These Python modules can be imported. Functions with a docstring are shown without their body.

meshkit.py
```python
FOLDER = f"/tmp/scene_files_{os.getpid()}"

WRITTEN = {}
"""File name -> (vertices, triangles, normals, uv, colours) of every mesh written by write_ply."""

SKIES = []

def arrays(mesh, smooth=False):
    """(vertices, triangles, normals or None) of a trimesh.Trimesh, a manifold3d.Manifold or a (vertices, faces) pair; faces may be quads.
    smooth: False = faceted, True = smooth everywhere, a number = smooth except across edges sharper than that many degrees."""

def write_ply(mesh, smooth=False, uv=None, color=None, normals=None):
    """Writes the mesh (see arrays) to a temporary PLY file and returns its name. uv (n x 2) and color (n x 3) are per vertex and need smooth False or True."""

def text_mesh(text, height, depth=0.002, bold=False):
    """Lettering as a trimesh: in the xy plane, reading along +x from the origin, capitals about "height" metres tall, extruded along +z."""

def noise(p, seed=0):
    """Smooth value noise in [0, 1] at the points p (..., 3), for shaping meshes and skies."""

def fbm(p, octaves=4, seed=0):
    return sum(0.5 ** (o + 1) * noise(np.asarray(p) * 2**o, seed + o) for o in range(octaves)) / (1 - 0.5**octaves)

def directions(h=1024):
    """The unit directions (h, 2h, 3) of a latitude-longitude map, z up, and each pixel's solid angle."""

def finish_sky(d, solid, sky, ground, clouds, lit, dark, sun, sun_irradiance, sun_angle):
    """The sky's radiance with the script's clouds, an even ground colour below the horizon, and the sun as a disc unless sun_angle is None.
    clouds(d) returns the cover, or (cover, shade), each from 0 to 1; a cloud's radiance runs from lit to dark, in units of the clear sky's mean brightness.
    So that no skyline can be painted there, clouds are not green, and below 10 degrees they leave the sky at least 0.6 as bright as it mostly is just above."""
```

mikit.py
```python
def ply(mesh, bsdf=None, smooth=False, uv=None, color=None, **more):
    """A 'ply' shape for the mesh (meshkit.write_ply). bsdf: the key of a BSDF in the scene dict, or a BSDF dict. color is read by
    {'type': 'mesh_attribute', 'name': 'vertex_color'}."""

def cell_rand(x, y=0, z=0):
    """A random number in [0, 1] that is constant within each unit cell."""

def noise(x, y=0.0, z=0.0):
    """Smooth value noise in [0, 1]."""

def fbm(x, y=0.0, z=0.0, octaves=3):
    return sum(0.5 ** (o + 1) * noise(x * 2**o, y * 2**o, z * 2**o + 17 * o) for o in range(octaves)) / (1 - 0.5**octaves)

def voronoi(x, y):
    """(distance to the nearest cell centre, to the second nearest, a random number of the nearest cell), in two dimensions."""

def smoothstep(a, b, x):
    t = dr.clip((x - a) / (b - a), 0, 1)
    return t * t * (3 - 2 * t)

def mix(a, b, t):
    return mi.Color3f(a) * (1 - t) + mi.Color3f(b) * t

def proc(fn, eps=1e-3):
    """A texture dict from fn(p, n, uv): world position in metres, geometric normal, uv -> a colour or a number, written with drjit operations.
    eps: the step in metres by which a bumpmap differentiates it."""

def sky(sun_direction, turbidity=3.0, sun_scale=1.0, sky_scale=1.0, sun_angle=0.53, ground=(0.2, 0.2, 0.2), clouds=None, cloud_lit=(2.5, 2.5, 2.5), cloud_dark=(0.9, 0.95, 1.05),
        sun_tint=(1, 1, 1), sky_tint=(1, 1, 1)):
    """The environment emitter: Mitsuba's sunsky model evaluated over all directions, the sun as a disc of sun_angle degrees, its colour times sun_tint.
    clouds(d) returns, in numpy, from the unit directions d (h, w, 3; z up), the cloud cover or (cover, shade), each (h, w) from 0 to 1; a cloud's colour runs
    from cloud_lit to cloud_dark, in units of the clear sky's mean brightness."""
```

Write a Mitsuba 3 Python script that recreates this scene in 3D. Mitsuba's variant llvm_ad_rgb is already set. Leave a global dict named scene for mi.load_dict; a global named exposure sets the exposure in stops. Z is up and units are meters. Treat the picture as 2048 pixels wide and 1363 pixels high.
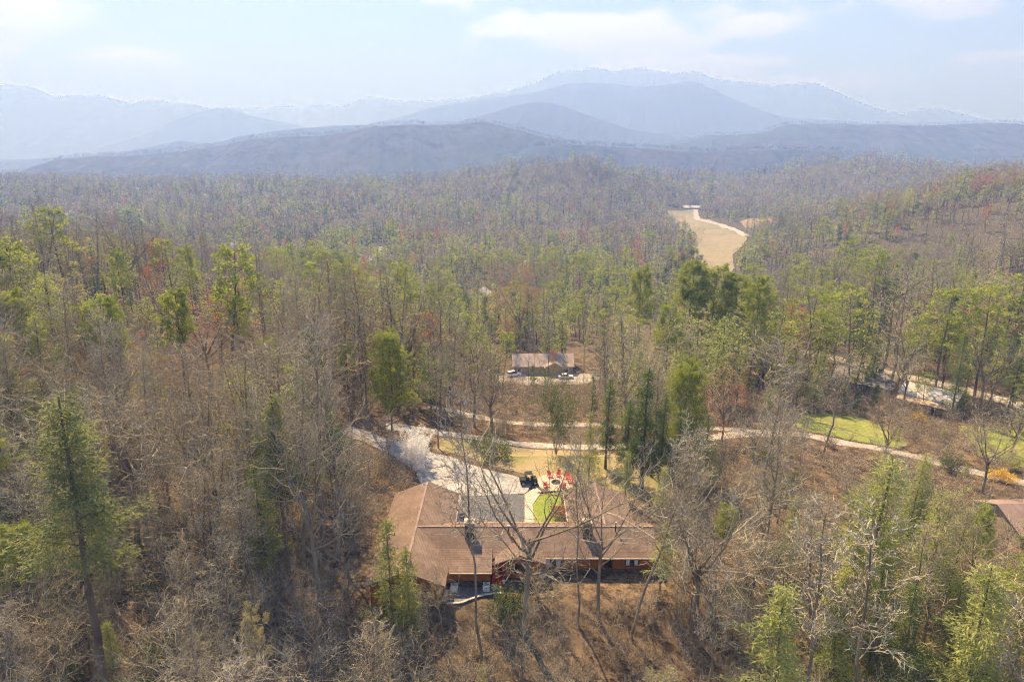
import math
import numpy as np, trimesh, mitsuba as mi, mikit, meshkit
import drjit as dr
from scipy.interpolate import RBFInterpolator, RegularGridInterpolator, PchipInterpolator
from scipy.spatial import Delaunay
import shapely
from shapely.geometry import Polygon, LineString, Point
from mikit import noise, fbm, cell_rand, mix, smoothstep

T = mi.ScalarTransform4f
scene, labels = {}, {}

# ------------------------------------------------------------------ camera, light, exposure
CAM_Z, PITCH, F_PX = 51.0, math.radians(15.5), 1365.0          # focal length in pixels of the 2048 px wide photograph
cp, sp = math.cos(PITCH), math.sin(PITCH)
CAM = np.array([0.0, 0.0, CAM_Z])
scene['camera'] = {'type': 'perspective', 'fov': 2 * math.degrees(math.atan(1024 / F_PX)), 'fov_axis': 'x', 'near_clip': 1.0, 'far_clip': 60000.0,
                   'to_world': T().look_at(origin=[0, 0, CAM_Z], target=[0, cp, CAM_Z - sp], up=[0, 0, 1]),
                   'medium': {'type': 'ref', 'id': 'haze_air'}}


def clouds(d):
    az, el = np.degrees(np.arctan2(d[..., 0], d[..., 1])), np.degrees(np.arcsin(np.clip(d[..., 2], -1, 1)))
    q = np.stack([az / 7.0, el / 2.2, az * 0], -1)
    n = meshkit.fbm(q, 6, 3)
    wisp = meshkit.fbm(np.stack([az / 13.0 + 7, el / 2.6, az * 0 + 3], -1), 6, 11)
    cover = 0.35 * np.clip((wisp - 0.62) / 0.16, 0, 1) * np.clip((60 - el) / 20, 0, 1)
    shade = np.zeros_like(cover)
    for ca, ce, ra, re in ((12.0, 8.7, 9.5, 1.35), (16.5, 6.3, 8.0, 0.7), (21.5, 12.0, 6.0, 1.0), (31.5, 10.2, 4.0, 1.5), (24.0, 4.9, 6.0, 0.5), (33.5, 5.8, 5.0, 0.5), (-13.5, 12.2, 2.6, 1.2),
                           (-6.0, 11.9, 2.4, 1.4), (-34.0, 8.6, 4.6, 1.3), (-37.0, 6.0, 3.0, 0.9), (-27.0, 6.2, 3.0, 0.6)):
        r = np.sqrt(((az - ca) / ra) ** 2 + ((el - ce) / re) ** 2)
        c = np.clip((1.0 - r + (n - 0.5) * 3.2) / 0.38, 0, 1)
        cover = np.maximum(cover, 0.85 * c)
        shade = np.maximum(shade, np.clip((ce - el) / re * 0.6 + 0.25, 0, 1) * c)
    return cover, shade * 0.8


SUN = np.array([-0.30, 0.62, 0.92])
scene['sky'] = mikit.sky(SUN.tolist(), turbidity=3, clouds=clouds, cloud_lit=(4.4, 4.3, 4.3), cloud_dark=(2.4, 2.5, 2.6), ground=(0.14, 0.12, 0.1), sky_tint=(0.77, 0.96, 1.2), sun_tint=(1.03, 1.0, 0.92), sky_scale=0.72, sun_scale=1.3)
exposure = 2.72

# ------------------------------------------------------------------ helpers
rng = np.random.default_rng(11)


def ray(px, py):
    u, v = (px - 1024) / F_PX, (681.5 - py) / F_PX
    return np.array([u, cp + v * sp, -sp + v * cp])


def at(px, py, Y):                      # the point that stands at distance Y along the view
    d = ray(px, py)
    return CAM + d * (Y / d[1])


def project(p):
    q = np.asarray(p, float) - CAM
    z = q[..., 1] * cp - q[..., 2] * sp
    return np.stack([1024 + F_PX * q[..., 0] / z, 681.5 - F_PX * (q[..., 1] * sp + q[..., 2] * cp) / z, z], -1)


def norm(v):
    return v / np.maximum(np.linalg.norm(v, axis=-1, keepdims=True), 1e-9)


def numbered(name):
    k, i = name, 0
    while k in labels or k in scene:
        i += 1
        k = f'{name}_{i:03d}'
    return k


def thing(name, label, cat, group=None, kind=None):
    k = numbered(name)
    labels[k] = {'label': label, 'category': cat}
    if group: labels[k]['group'] = group
    if kind: labels[k]['kind'] = kind
    return k


def part(parent, name, mesh, bsdf, smooth=False, label=None, kind=None):
    k = numbered(f'{parent}__{name}')
    scene[k] = skin(mesh, bsdf, smooth)
    if label or kind:
        labels[k] = {}
        if label: labels[k]['label'] = label
        if kind: labels[k]['kind'] = kind
    return k


def single(name, mesh, bsdf, label, cat, group=None, kind=None, smooth=False):
    k = thing(name, label, cat, group, kind)
    scene[k] = skin(mesh, bsdf, smooth)
    return k


def box(x0, x1, y0, y1, z0, z1):
    return trimesh.creation.box(extents=[x1 - x0, y1 - y0, z1 - z0], transform=trimesh.transformations.translation_matrix([(x0 + x1) / 2, (y0 + y1) / 2, (z0 + z1) / 2]))


def cat(ms):
    return trimesh.util.concatenate(ms)


def soup(Vs, Fs):
    off, V, F = 0, [], []
    for v, f in zip(Vs, Fs):
        V.append(v.reshape(-1, 3)); F.append(f.reshape(-1, 3) + off); off += len(V[-1])
    return np.vstack(V), np.vstack(F)


def tubes(P, R, s):
    """Polylines P (n, k, 3) with radii R (n, k) as tubes of s sides (s = 2: flat ribbons)."""
    P, R = np.asarray(P, float), np.asarray(R, float)
    n, k = R.shape
    t = norm(np.gradient(P, axis=1))
    ref = norm(np.stack([np.sin(np.arange(n) * 2.4), np.cos(np.arange(n) * 1.7), 0.3 * np.sin(np.arange(n) * 0.9)], -1))[:, None, :]
    a = norm(np.cross(t, ref + 1e-4))
    b = np.cross(t, a)
    ang = np.arange(s) * 2 * np.pi / s
    V = P[:, :, None] + R[:, :, None, None] * (np.cos(ang)[:, None] * a[:, :, None] + np.sin(ang)[:, None] * b[:, :, None])
    i, j, l = np.meshgrid(np.arange(n), np.arange(k - 1), np.arange(s if s > 2 else 1), indexing='ij')
    q = lambda jj, ll: (i * k + jj) * s + ll % s
    A, B, C, D = q(j, l), q(j, l + 1), q(j + 1, l + 1), q(j + 1, l)
    return V.reshape(-1, 3), np.vstack([np.stack([A, B, C], -1).reshape(-1, 3), np.stack([A, C, D], -1).reshape(-1, 3)])


def slivers(p, d, L, w, rg):
    """One narrow triangle per point p along d: a twig tip, a needle spray."""
    p, d = p.reshape(-1, 3), norm(d.reshape(-1, 3))
    a = norm(np.cross(d, rg.normal(size=d.shape)))
    L, w = np.broadcast_to(L, len(p))[:, None], np.broadcast_to(w, len(p))[:, None]
    V = np.stack([p - a * w / 2, p + a * w / 2, p + d * L], 1)
    return V.reshape(-1, 3), np.arange(3 * len(p)).reshape(-1, 3)


def kites(p, d, L, w, rg):
    """Leaf-shaped: widest in the middle, two triangles."""
    p, d = p.reshape(-1, 3), norm(d.reshape(-1, 3))
    a = norm(np.cross(d, rg.normal(size=d.shape)))
    L, w = np.broadcast_to(L, len(p))[:, None], np.broadcast_to(w, len(p))[:, None]
    V = np.stack([p, p + d * L * 0.5 + a * w / 2, p + d * L, p + d * L * 0.5 - a * w / 2], 1)
    i = np.arange(len(p))[:, None] * 4
    return V.reshape(-1, 3), np.vstack([i + [0, 1, 2], i + [0, 2, 3]])


def along(P, R, idx, t):
    """Points, tangents and radii at parameter t of the polylines idx."""
    k = P.shape[1]
    f = np.clip(t, 0, 0.9999) * (k - 1)
    j = f.astype(int); w = (f - j)[:, None]
    return P[idx, j] * (1 - w) + P[idx, j + 1] * w, norm(P[idx, j + 1] - P[idx, j]), R[idx, j] * (1 - w[:, 0]) + R[idx, j + 1] * w[:, 0]


def children(rg, P, R, per, t0, t1, ang, ln, k, up=0.12, wob=0.12, rf=0.55, tip=0.15, lf=None, face=None):
    """per branches on each polyline between t0 and t1, at the angle ang, of length ln (times lf(t))."""
    n = len(P)
    idx = np.repeat(np.arange(n), per)
    t = t0 + (t1 - t0) * ((np.tile(np.arange(per), n) + rg.random(n * per)) / per)
    p, d, r = along(P, R, idx, t)
    az = np.tile(np.arange(per), n) * 2.4 + rg.random(n * per) * 1.4 + idx * 1.3
    ref = norm(np.cross(d, np.where(np.abs(d[:, 2:]) < 0.9, [0, 0, 1.0], [1.0, 0, 0])))
    perp = np.cos(az)[:, None] * ref + np.sin(az)[:, None] * np.cross(d, ref)
    A = np.radians(ang[0] + (ang[1] - ang[0]) * rg.random(n * per))[:, None]
    dd = norm(np.cos(A) * d + np.sin(A) * perp)
    L = (np.full(n * per, ln) if np.isscalar(ln) else np.asarray(ln)[idx]) * (0.65 + 0.7 * rg.random(n * per)) * (lf(t) if lf else 1)
    pts = [p]
    for _ in range(k - 1):
        pts.append(pts[-1] + dd * (L / (k - 1))[:, None])
        dd = norm(dd + np.array([0, 0, up]) + wob * rg.normal(size=dd.shape))
    r0 = np.maximum(r * rf, 0.004)
    return np.stack(pts, 1), r0[:, None] * np.linspace(1, tip, k)[None, :], t


def trunk_line(rg, h, k, r, bend=0.02, lean=0.0):
    z = np.linspace(0, 1, k)
    off = np.cumsum(rg.normal(size=(k, 2)) * bend * h / k * 2.2, 0) * (z > 0)[:, None]
    P = np.stack([off[:, 0] + lean * h * z, off[:, 1], z * h], -1)
    P[0, 2] = -0.8
    R = r * (1 - 0.8 * z ** 1.1); R[0] *= 1.35
    return P[None], R[None]


# ------------------------------------------------------------------ materials
def rgb(c):
    return {'type': 'rgb', 'value': list(c)}


# Plain materials are rows of two palettes, found by a mesh's uv: two colours that vary over the metres given.
SOLID = {'bark': ((0.16, 0.13, 0.09), (0.34, 0.29, 0.215), 2.5), 'twigs': ((0.32, 0.28, 0.18), (0.52, 0.46, 0.315), 8.0), 'warm_twigs': ((0.33, 0.27, 0.17), (0.48, 0.40, 0.265), 8.0), 'self_shaded_twigs': ((0.075, 0.065, 0.055), (0.12, 0.10, 0.08), 30.0), 'far_twigs': ((0.27, 0.225, 0.15), (0.42, 0.36, 0.25), 11.0), 'rosy_twigs': ((0.36, 0.25, 0.18), (0.48, 0.35, 0.26), 11.0), 'pale_twigs': ((0.36, 0.315, 0.225), (0.52, 0.46, 0.345), 8.0),
         'brush_twigs': ((0.33, 0.26, 0.17), (0.54, 0.46, 0.33), 3.0), 'pine_bark': ((0.11, 0.082, 0.06), (0.22, 0.17, 0.125), 2.0),
         'siding': ((0.24, 0.085, 0.03), (0.36, 0.14, 0.05), 0.5), 'trim': ((0.55, 0.43, 0.32), (0.62, 0.50, 0.38), 1.5), 'dark_trim': ((0.05, 0.035, 0.028), (0.08, 0.06, 0.045), 1.0),
         'stone_dark': ((0.05, 0.04, 0.035), (0.16, 0.125, 0.10), 0.35), 'stone_pale': ((0.45, 0.39, 0.34), (0.68, 0.60, 0.54), 0.4), 'stone_wall': ((0.09, 0.07, 0.06), (0.20, 0.15, 0.125), 0.3),
         'red_paint': ((0.50, 0.02, 0.02), (0.58, 0.035, 0.03), 1.0), 'chair_red': ((0.70, 0.085, 0.06), (0.78, 0.13, 0.10), 0.6), 'white_paint': ((0.72, 0.72, 0.71), (0.80, 0.80, 0.79), 1.0),
         'curtain': ((0.62, 0.62, 0.70), (0.76, 0.76, 0.80), 0.12), 'glass_dark': ((0.02, 0.022, 0.025), (0.04, 0.042, 0.045), 1.0), 'black_rubber': ((0.02, 0.02, 0.02), (0.03, 0.03, 0.03), 1.0),
         'metal_grey': ((0.38, 0.39, 0.40), (0.46, 0.47, 0.47), 1.0), 'pale_plank': ((0.62, 0.47, 0.30), (0.72, 0.57, 0.38), 0.5), 'tan_siding': ((0.36, 0.30, 0.23), (0.42, 0.35, 0.27), 3.0),
         'grey_shingle': ((0.20, 0.18, 0.165), (0.32, 0.29, 0.27), 1.2), 'tin_roof': ((0.55, 0.49, 0.43), (0.74, 0.70, 0.64), 1.6), 'rust_tin': ((0.50, 0.36, 0.24), (0.62, 0.48, 0.34), 1.2),
         'pale_shingle': ((0.36, 0.28, 0.23), (0.46, 0.37, 0.31), 1.4), 'brown_shingle': ((0.24, 0.17, 0.14), (0.34, 0.25, 0.215), 0.8), 'rose_shingle': ((0.50, 0.34, 0.30), (0.58, 0.42, 0.38), 3.0), 'white_wall': ((0.62, 0.60, 0.57), (0.72, 0.70, 0.68), 3.0),
         'rail_green': ((0.045, 0.055, 0.045), (0.07, 0.08, 0.065), 0.8), 'log_bark': ((0.20, 0.13, 0.09), (0.40, 0.29, 0.20), 0.7), 'wire': ((0.45, 0.45, 0.45), (0.5, 0.5, 0.5), 5.0)}
LEAF = {'pine_needles': ((0.26, 0.31, 0.06), (0.46, 0.48, 0.11), 4.0), 'hemlock_sprays': ((0.28, 0.335, 0.10), (0.54, 0.55, 0.20), 6.0), 'dark_hemlock': ((0.17, 0.21, 0.085), (0.38, 0.39, 0.155), 3.0), 'dark_needles': ((0.12, 0.17, 0.06), (0.22, 0.27, 0.10), 5.0),
        'red_buds': ((0.48, 0.15, 0.08), (0.55, 0.24, 0.13), 8.0), 'olive_buds': ((0.40, 0.38, 0.15), (0.50, 0.45, 0.22), 9.0), 'broad_leaves': ((0.08, 0.12, 0.035), (0.17, 0.21, 0.07), 3.0),
        'fresh_leaves': ((0.30, 0.33, 0.10), (0.46, 0.46, 0.17), 3.0), 'rust_leaves': ((0.42, 0.20, 0.09), (0.50, 0.28, 0.14), 3.0), 'white_blossom': ((0.88, 0.87, 0.84), (0.93, 0.92, 0.90), 2.0),
        'yellow_blossom': ((0.75, 0.50, 0.02), (0.82, 0.60, 0.04), 2.0)}
SHEET = {  # first colour, second colour, patches of the third; metres
    'lawn_grass': ((0.15, 0.20, 0.035), (0.25, 0.30, 0.06), (0.28, 0.28, 0.09), 0.8), 'dry_grass': ((0.37, 0.28, 0.165), (0.31, 0.255, 0.13), (0.21, 0.21, 0.075), 2.0),
    'yard_grass': ((0.15, 0.22, 0.04), (0.29, 0.31, 0.085), (0.28, 0.26, 0.10), 2.6), 'field_grass': ((0.31, 0.245, 0.155), (0.26, 0.235, 0.14), (0.20, 0.205, 0.115), 22.0),
    'tilled_field': ((0.32, 0.21, 0.14), (0.37, 0.26, 0.17), (0.30, 0.24, 0.15), 20.0), 'asphalt_dark': ((0.12, 0.12, 0.125), (0.17, 0.165, 0.17), (0.14, 0.14, 0.14), 2.0),
    'concrete_drive': ((0.26, 0.24, 0.22), (0.50, 0.47, 0.43), (0.36, 0.33, 0.30), 2.2), 'gravel_road': ((0.34, 0.30, 0.25), (0.52, 0.46, 0.39), (0.40, 0.35, 0.29), 3.0),
    'walk_concrete': ((0.45, 0.37, 0.29), (0.58, 0.49, 0.39), (0.5, 0.42, 0.33), 1.5), 'patio_slate': ((0.13, 0.125, 0.12), (0.24, 0.22, 0.20), (0.16, 0.15, 0.14), 0.8),
    'fire_gravel': ((0.50, 0.36, 0.26), (0.62, 0.48, 0.36), (0.55, 0.42, 0.32), 0.7)}


def rows_of(table):
    return [mi.Float([float(row[c][k]) for row in table.values()]) for c in range(len(next(iter(table.values()))) - 1) for k in range(3)], mi.Float([float(row[-1]) for row in table.values()])


def pick(tab, idx):
    cols = [dr.gather(mi.Float, t, idx) for t in tab[0]]
    return [mi.Color3f(*cols[i:i + 3]) for i in range(0, len(cols), 3)], dr.gather(mi.Float, tab[1], idx)


SOLID_T, LEAF_T, SHEET_T = rows_of(SOLID), rows_of(LEAF), rows_of(SHEET)
PALETTE = {**{k: ('solid', i) for i, k in enumerate(SOLID)}, **{k: ('leaf', i) for i, k in enumerate(LEAF)}, **{k: ('sheet', i) for i, k in enumerate(SHEET)}}


def vn(x, y):
    """Smooth value noise of the plane in [0, 1]."""
    i, j = dr.floor(x), dr.floor(y)
    u, v = x - i, y - j
    u, v = u * u * (3 - 2 * u), v * v * (3 - 2 * v)
    a = mi.UInt32(mi.Int32(i) + 100000) * 374761393 + mi.UInt32(mi.Int32(j) + 100000) * 668265263

    def h(k):
        k = (k ^ (k >> 13)) * 1274126177
        return mi.Float((k ^ (k >> 16)) & 0xFFFF) / 65535.0
    return dr.lerp(dr.lerp(h(a), h(a + 374761393), u), dr.lerp(h(a + 668265263), h(a + 1042986656), u), v)


def two_tone(tab):
    def fn(p, n, uv):
        (c0, c1), s = pick(tab, mi.UInt32(dr.clip(uv.x, 0, 63)))
        return mix(c0, c1, dr.clip(1.5 * (0.6 * vn((p.x + 0.3 * p.z) / s, (p.y + 0.8 * p.z) / s) + 0.4 * uv.y) - 0.25, 0, 1))
    return fn


def sheet_tone(p, n, uv):
    (c0, c1, c2), s = pick(SHEET_T, mi.UInt32(dr.clip(uv.x, 0, 63)))
    a, b = vn(p.x / s, p.y / s), vn(p.x / (s * 0.16) + 5.0, p.y / (s * 0.16))
    return mix(mix(c0, c1, 0.6 * a + 0.4 * b), c2, dr.clip(vn(p.x / (s * 3) + 9, p.y / (s * 3)) * 2.2 - 0.9, 0, 1)) * (0.86 + 0.28 * b)


def litter(p, n, uv):                    # uv.x: how far the patch is bare earth; uv.y: how far the ground is far-off woodland floor
    a = 0.4 * vn(p.x / 1.1 + p.z, p.y / 1.1) + 0.32 * vn(p.x / 0.27, p.y / 0.27 + p.z) + 0.28 * vn(p.x / 0.09, p.y / 0.09)
    c = mix((0.055, 0.04, 0.028), (0.26, 0.18, 0.112), dr.clip(a * 2.8 - 0.95, 0, 1))
    c = mix(c, (0.13, 0.105, 0.07), uv.x)
    return mix(c, (0.11, 0.095, 0.066), uv.y)


def shingles(p, n, uv):
    row = p.z / 0.075
    k = dr.floor(row)
    c = mix((0.15, 0.105, 0.08), (0.285, 0.21, 0.165), 0.4 * vn((p.x + p.y) * 3.1 + k * 7.37, k + 0.5) + 0.6 * vn(p.x / 1.3, p.y / 1.3))
    return c * (1 - 0.42 * dr.clip((row - k) * 4 - 2.8, 0, 1)) * (0.9 + 0.2 * vn(p.x / 4.0 + 3, p.y / 4.0))


def woods(p, n, uv):                     # uv: woodland tones of the ridge
    fine = 1 - dr.clip((p.y - 2400) / 1400, 0, 1)   # single crowns are too small to see beyond
    return mix(mix((0.03, 0.029, 0.028), (0.085, 0.077, 0.066), 0.225 + 0.55 * uv.y + fine * (0.45 * vn(p.x / 21, p.y / 21) - 0.225)), (0.055, 0.065, 0.042), uv.x)


def surface(fn):
    return {'type': 'twosided', 'bsdf': {'type': 'diffuse', 'reflectance': mikit.proc(fn)}}


scene['solid'] = surface(two_tone(SOLID_T))
scene['sheet'] = surface(sheet_tone)
scene['ground_cover'], scene['shingles'], scene['hill_woods'] = surface(litter), surface(shingles), surface(woods)
scene['leaf'] = {'type': 'principledthin', 'base_color': mikit.proc(two_tone(LEAF_T)), 'roughness': 0.75, 'diff_trans': 1.0, 'spec_trans': 0.0}
scene['paint_white'] = {'type': 'principled', 'base_color': rgb((0.78, 0.78, 0.77)), 'roughness': 0.25, 'clearcoat': 0.6}
scene['dark_glass'] = {'type': 'principled', 'base_color': rgb((0.02, 0.022, 0.025)), 'roughness': 0.08, 'specular': 0.5}


def skin(mesh, bsdf, smooth=False):
    """The shape dict of a mesh in a material or in a row of a palette."""
    if isinstance(bsdf, tuple):
        return mikit.ply(mesh, bsdf[0], smooth=smooth, uv=bsdf[1])
    if bsdf not in PALETTE:
        return mikit.ply(mesh, bsdf, smooth=smooth)
    v, f, _ = meshkit.arrays(mesh)
    kind, i = PALETTE[bsdf]
    rg_ = np.random.default_rng(len(v))
    return mikit.ply((v, f), kind, smooth=bool(smooth), uv=np.column_stack([np.full(len(v), i + 0.5), rg_.random(len(v) // 3 + 1).repeat(3)[:len(v)]]))


# ------------------------------------------------------------------ terrain
ANCHORS = [  # (x, y, z) of the lie of the land
    (0, -60, -30), (-60, -60, -34), (60, -60, -32), (0, 10, -24), (-60, 10, -26), (70, 10, -26), (0, 40, -15), (-45, 40, -16), (45, 40, -17), (0, 55, -7.6), (-40, 58, -8), (38, 58, -8), (-75, 50, -13), (75, 50, -16),
    (0, 62, -4.0), (-14, 62, -4.2), (15, 62, -3.6), (0, 69, -0.6), (-30, 75, -2), (32, 75, -2.4), (60, 80, -6), (-55, 90, 0), (-80, 90, 0),
    (-14, 80, 0), (14, 80, 0), (0, 98, 0), (-18, 104, 0.4), (-35, 100, 2), (18, 100, -0.6), (40, 100, -2.5), (0, 112, -1.5), (-25, 118, 1), (-70, 125, 6), (-110, 130, 9), (-160, 150, 12),
    (0, 135, -4.5), (-40, 150, 2), (45, 130, -5), (75, 110, -6.5), (100, 105, -7), (62, 135, -6), (100, 165, -8), (130, 150, -8), (160, 120, -7),
    (0, 215, -18), (40, 200, -16), (-60, 220, -6), (-120, 220, 2), (90, 215, -11), (150, 220, -12), (220, 240, -10),
    (0, 300, -27), (-130, 320, -14), (-260, 330, -8), (140, 300, -22), (300, 330, -4), (0, 450, -36), (-250, 480, -30), (130, 430, -38), (250, 430, -22), (380, 480, 6),
    (170, 570, -45), (205, 690, -45), (310, 1080, -45), (300, 1210, -43), (250, 560, -28), (262, 545, -8), (330, 540, 4), (390, 530, 14), (520, 560, 30), (700, 650, 34), (450, 760, 6), (330, 760, -34),
    (0, 700, -44), (-350, 700, -38), (-700, 750, -30), (0, 1000, -38), (-400, 1050, -26), (-900, 1050, -20), (100, 1300, 36), (40, 1290, 26), (170, 1300, 24), (240, 1260, -14), (-60, 1300, 4), (-140, 1300, -12), (0, 1150, -20),
    (-500, 1400, -9), (-1000, 1400, -8), (-1500, 1500, 0), (450, 1350, -30), (620, 1500, 18), (760, 1520, 36), (950, 1450, 8), (1150, 1400, 16), (1600, 1500, 40), (800, 1050, 0), (560, 1150, -36), (430, 1100, -42),
    (0, 1750, -50), (-800, 1800, -60), (-1600, 1900, -60), (800, 1850, -45), (1600, 1900, -20), (0, 2300, -85), (-1800, 2500, -90), (1800, 2500, -80)]
A_ = np.array(ANCHORS, float)
warp = lambda xy: np.stack([xy[:, 0] / (60 + np.maximum(xy[:, 1], -40) * 0.9 + 40), np.log(np.maximum(xy[:, 1], -80) + 130)], -1) * [1.0, 1.3]
rbf = RBFInterpolator(warp(A_[:, :2]), A_[:, 2], kernel='linear', smoothing=0.002)


def pad_weight(x, y, rect, soft):
    dx = np.maximum(np.maximum(rect[0] - x, x - rect[1]), 0); dy = np.maximum(np.maximum(rect[2] - y, y - rect[3]), 0)
    w = np.clip(1 - np.hypot(dx, dy) / soft, 0, 1)
    return w * w * (3 - 2 * w)


PADS = [((-19, 19, 71.5, 108), 6, 0.0), ((-8.0, -1.5, 68.8, 73), 1.0, -0.25), ((90, 110, 147, 161), 6, -8.0), ((84, 105, 165, 178), 5, -9.5), ((-6, 30, 188, 226), 14, -18.0), ((76, 104, 84, 102), 6, -7.5)]


def raw_height(x, y):
    xy = np.stack([x.ravel(), y.ravel()], -1)
    z = rbf(warp(xy)).reshape(x.shape)
    q = np.stack([x, y, x * 0], -1)
    z = z + (meshkit.fbm(q / 9.0, 3, 5) - 0.5) * 1.0 * np.clip((y + 100) / 160, 0.4, 1)
    z = z + (meshkit.fbm(q / 160.0, 3, 8) - 0.5) * 16 * np.clip((y - 220) / 700, 0, 1)
    for rect, soft, level in PADS:
        w = pad_weight(x, y, rect, soft)
        z = z * (1 - w) + level * w
    fade = np.clip((y - 1900) / 900, 0, 1)
    return z * (1 - fade) - 110 * fade


near_rows = np.arange(-60, 200, 1.25)
rows = np.concatenate([np.array([-2900, -1500, -700, -300, -150]), near_rows, 200 * (2800 / 200) ** (np.arange(0, 150) / 149), np.array([3500, 5000, 7000, 10000, 14400.0])])
cols = np.linspace(-1.75, 1.75, 441)
width = lambda y: np.where(y > 2800, 2860 + (y - 2800) * 0.42, 60 + np.abs(y))
GX, GY = cols[None, :] * width(rows)[:, None], np.repeat(rows[:, None], len(cols), 1)
GZ = raw_height(GX, GY)
GZ[rows < -60] = np.minimum(GZ[rows < -60], -30)
grid_height = RegularGridInterpolator((rows, cols), GZ, bounds_error=False, fill_value=None)


def H(x, y):
    x, y = np.asarray(x, float), np.asarray(y, float)
    return grid_height(np.stack([y, x / width(y)], -1))


def hit(px, py, lift=0.0):
    """Where the ray through the pixel meets the ground."""
    d = ray(px, py)
    Y = np.concatenate([np.arange(30, 400, 0.5), np.arange(400, 2500, 3.0)])
    p = CAM + d[None] * (Y / d[1])[:, None]
    below = p[:, 2] < H(p[:, 0], p[:, 1]) + lift
    q = p[np.argmax(below)].copy() if below.any() else p[-1].copy()
    q[2] = H(q[0], q[1])
    return q


nr, nc = GX.shape
i, j = np.meshgrid(np.arange(nr - 1), np.arange(nc - 1), indexing='ij')
a = i * nc + j
gf = np.vstack([np.stack([a, a + 1, a + nc + 1], -1).reshape(-1, 3), np.stack([a, a + nc + 1, a + nc], -1).reshape(-1, 3)])
gq = np.stack([GX, GY, GX * 0], -1).reshape(-1, 3)
g_uv = np.column_stack([np.clip((meshkit.fbm(gq / 14.0, 3, 51) - 0.45) * 2.4, 0, 0.4), np.clip((gq[:, 1] - 130) / 370, 0, 1)])
single('ground', (np.stack([GX, GY, GZ], -1).reshape(-1, 3), gf), ('ground_cover', g_uv), 'brown leaf litter on the rolling wooded ground', 'ground', kind='structure', smooth=True)


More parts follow.
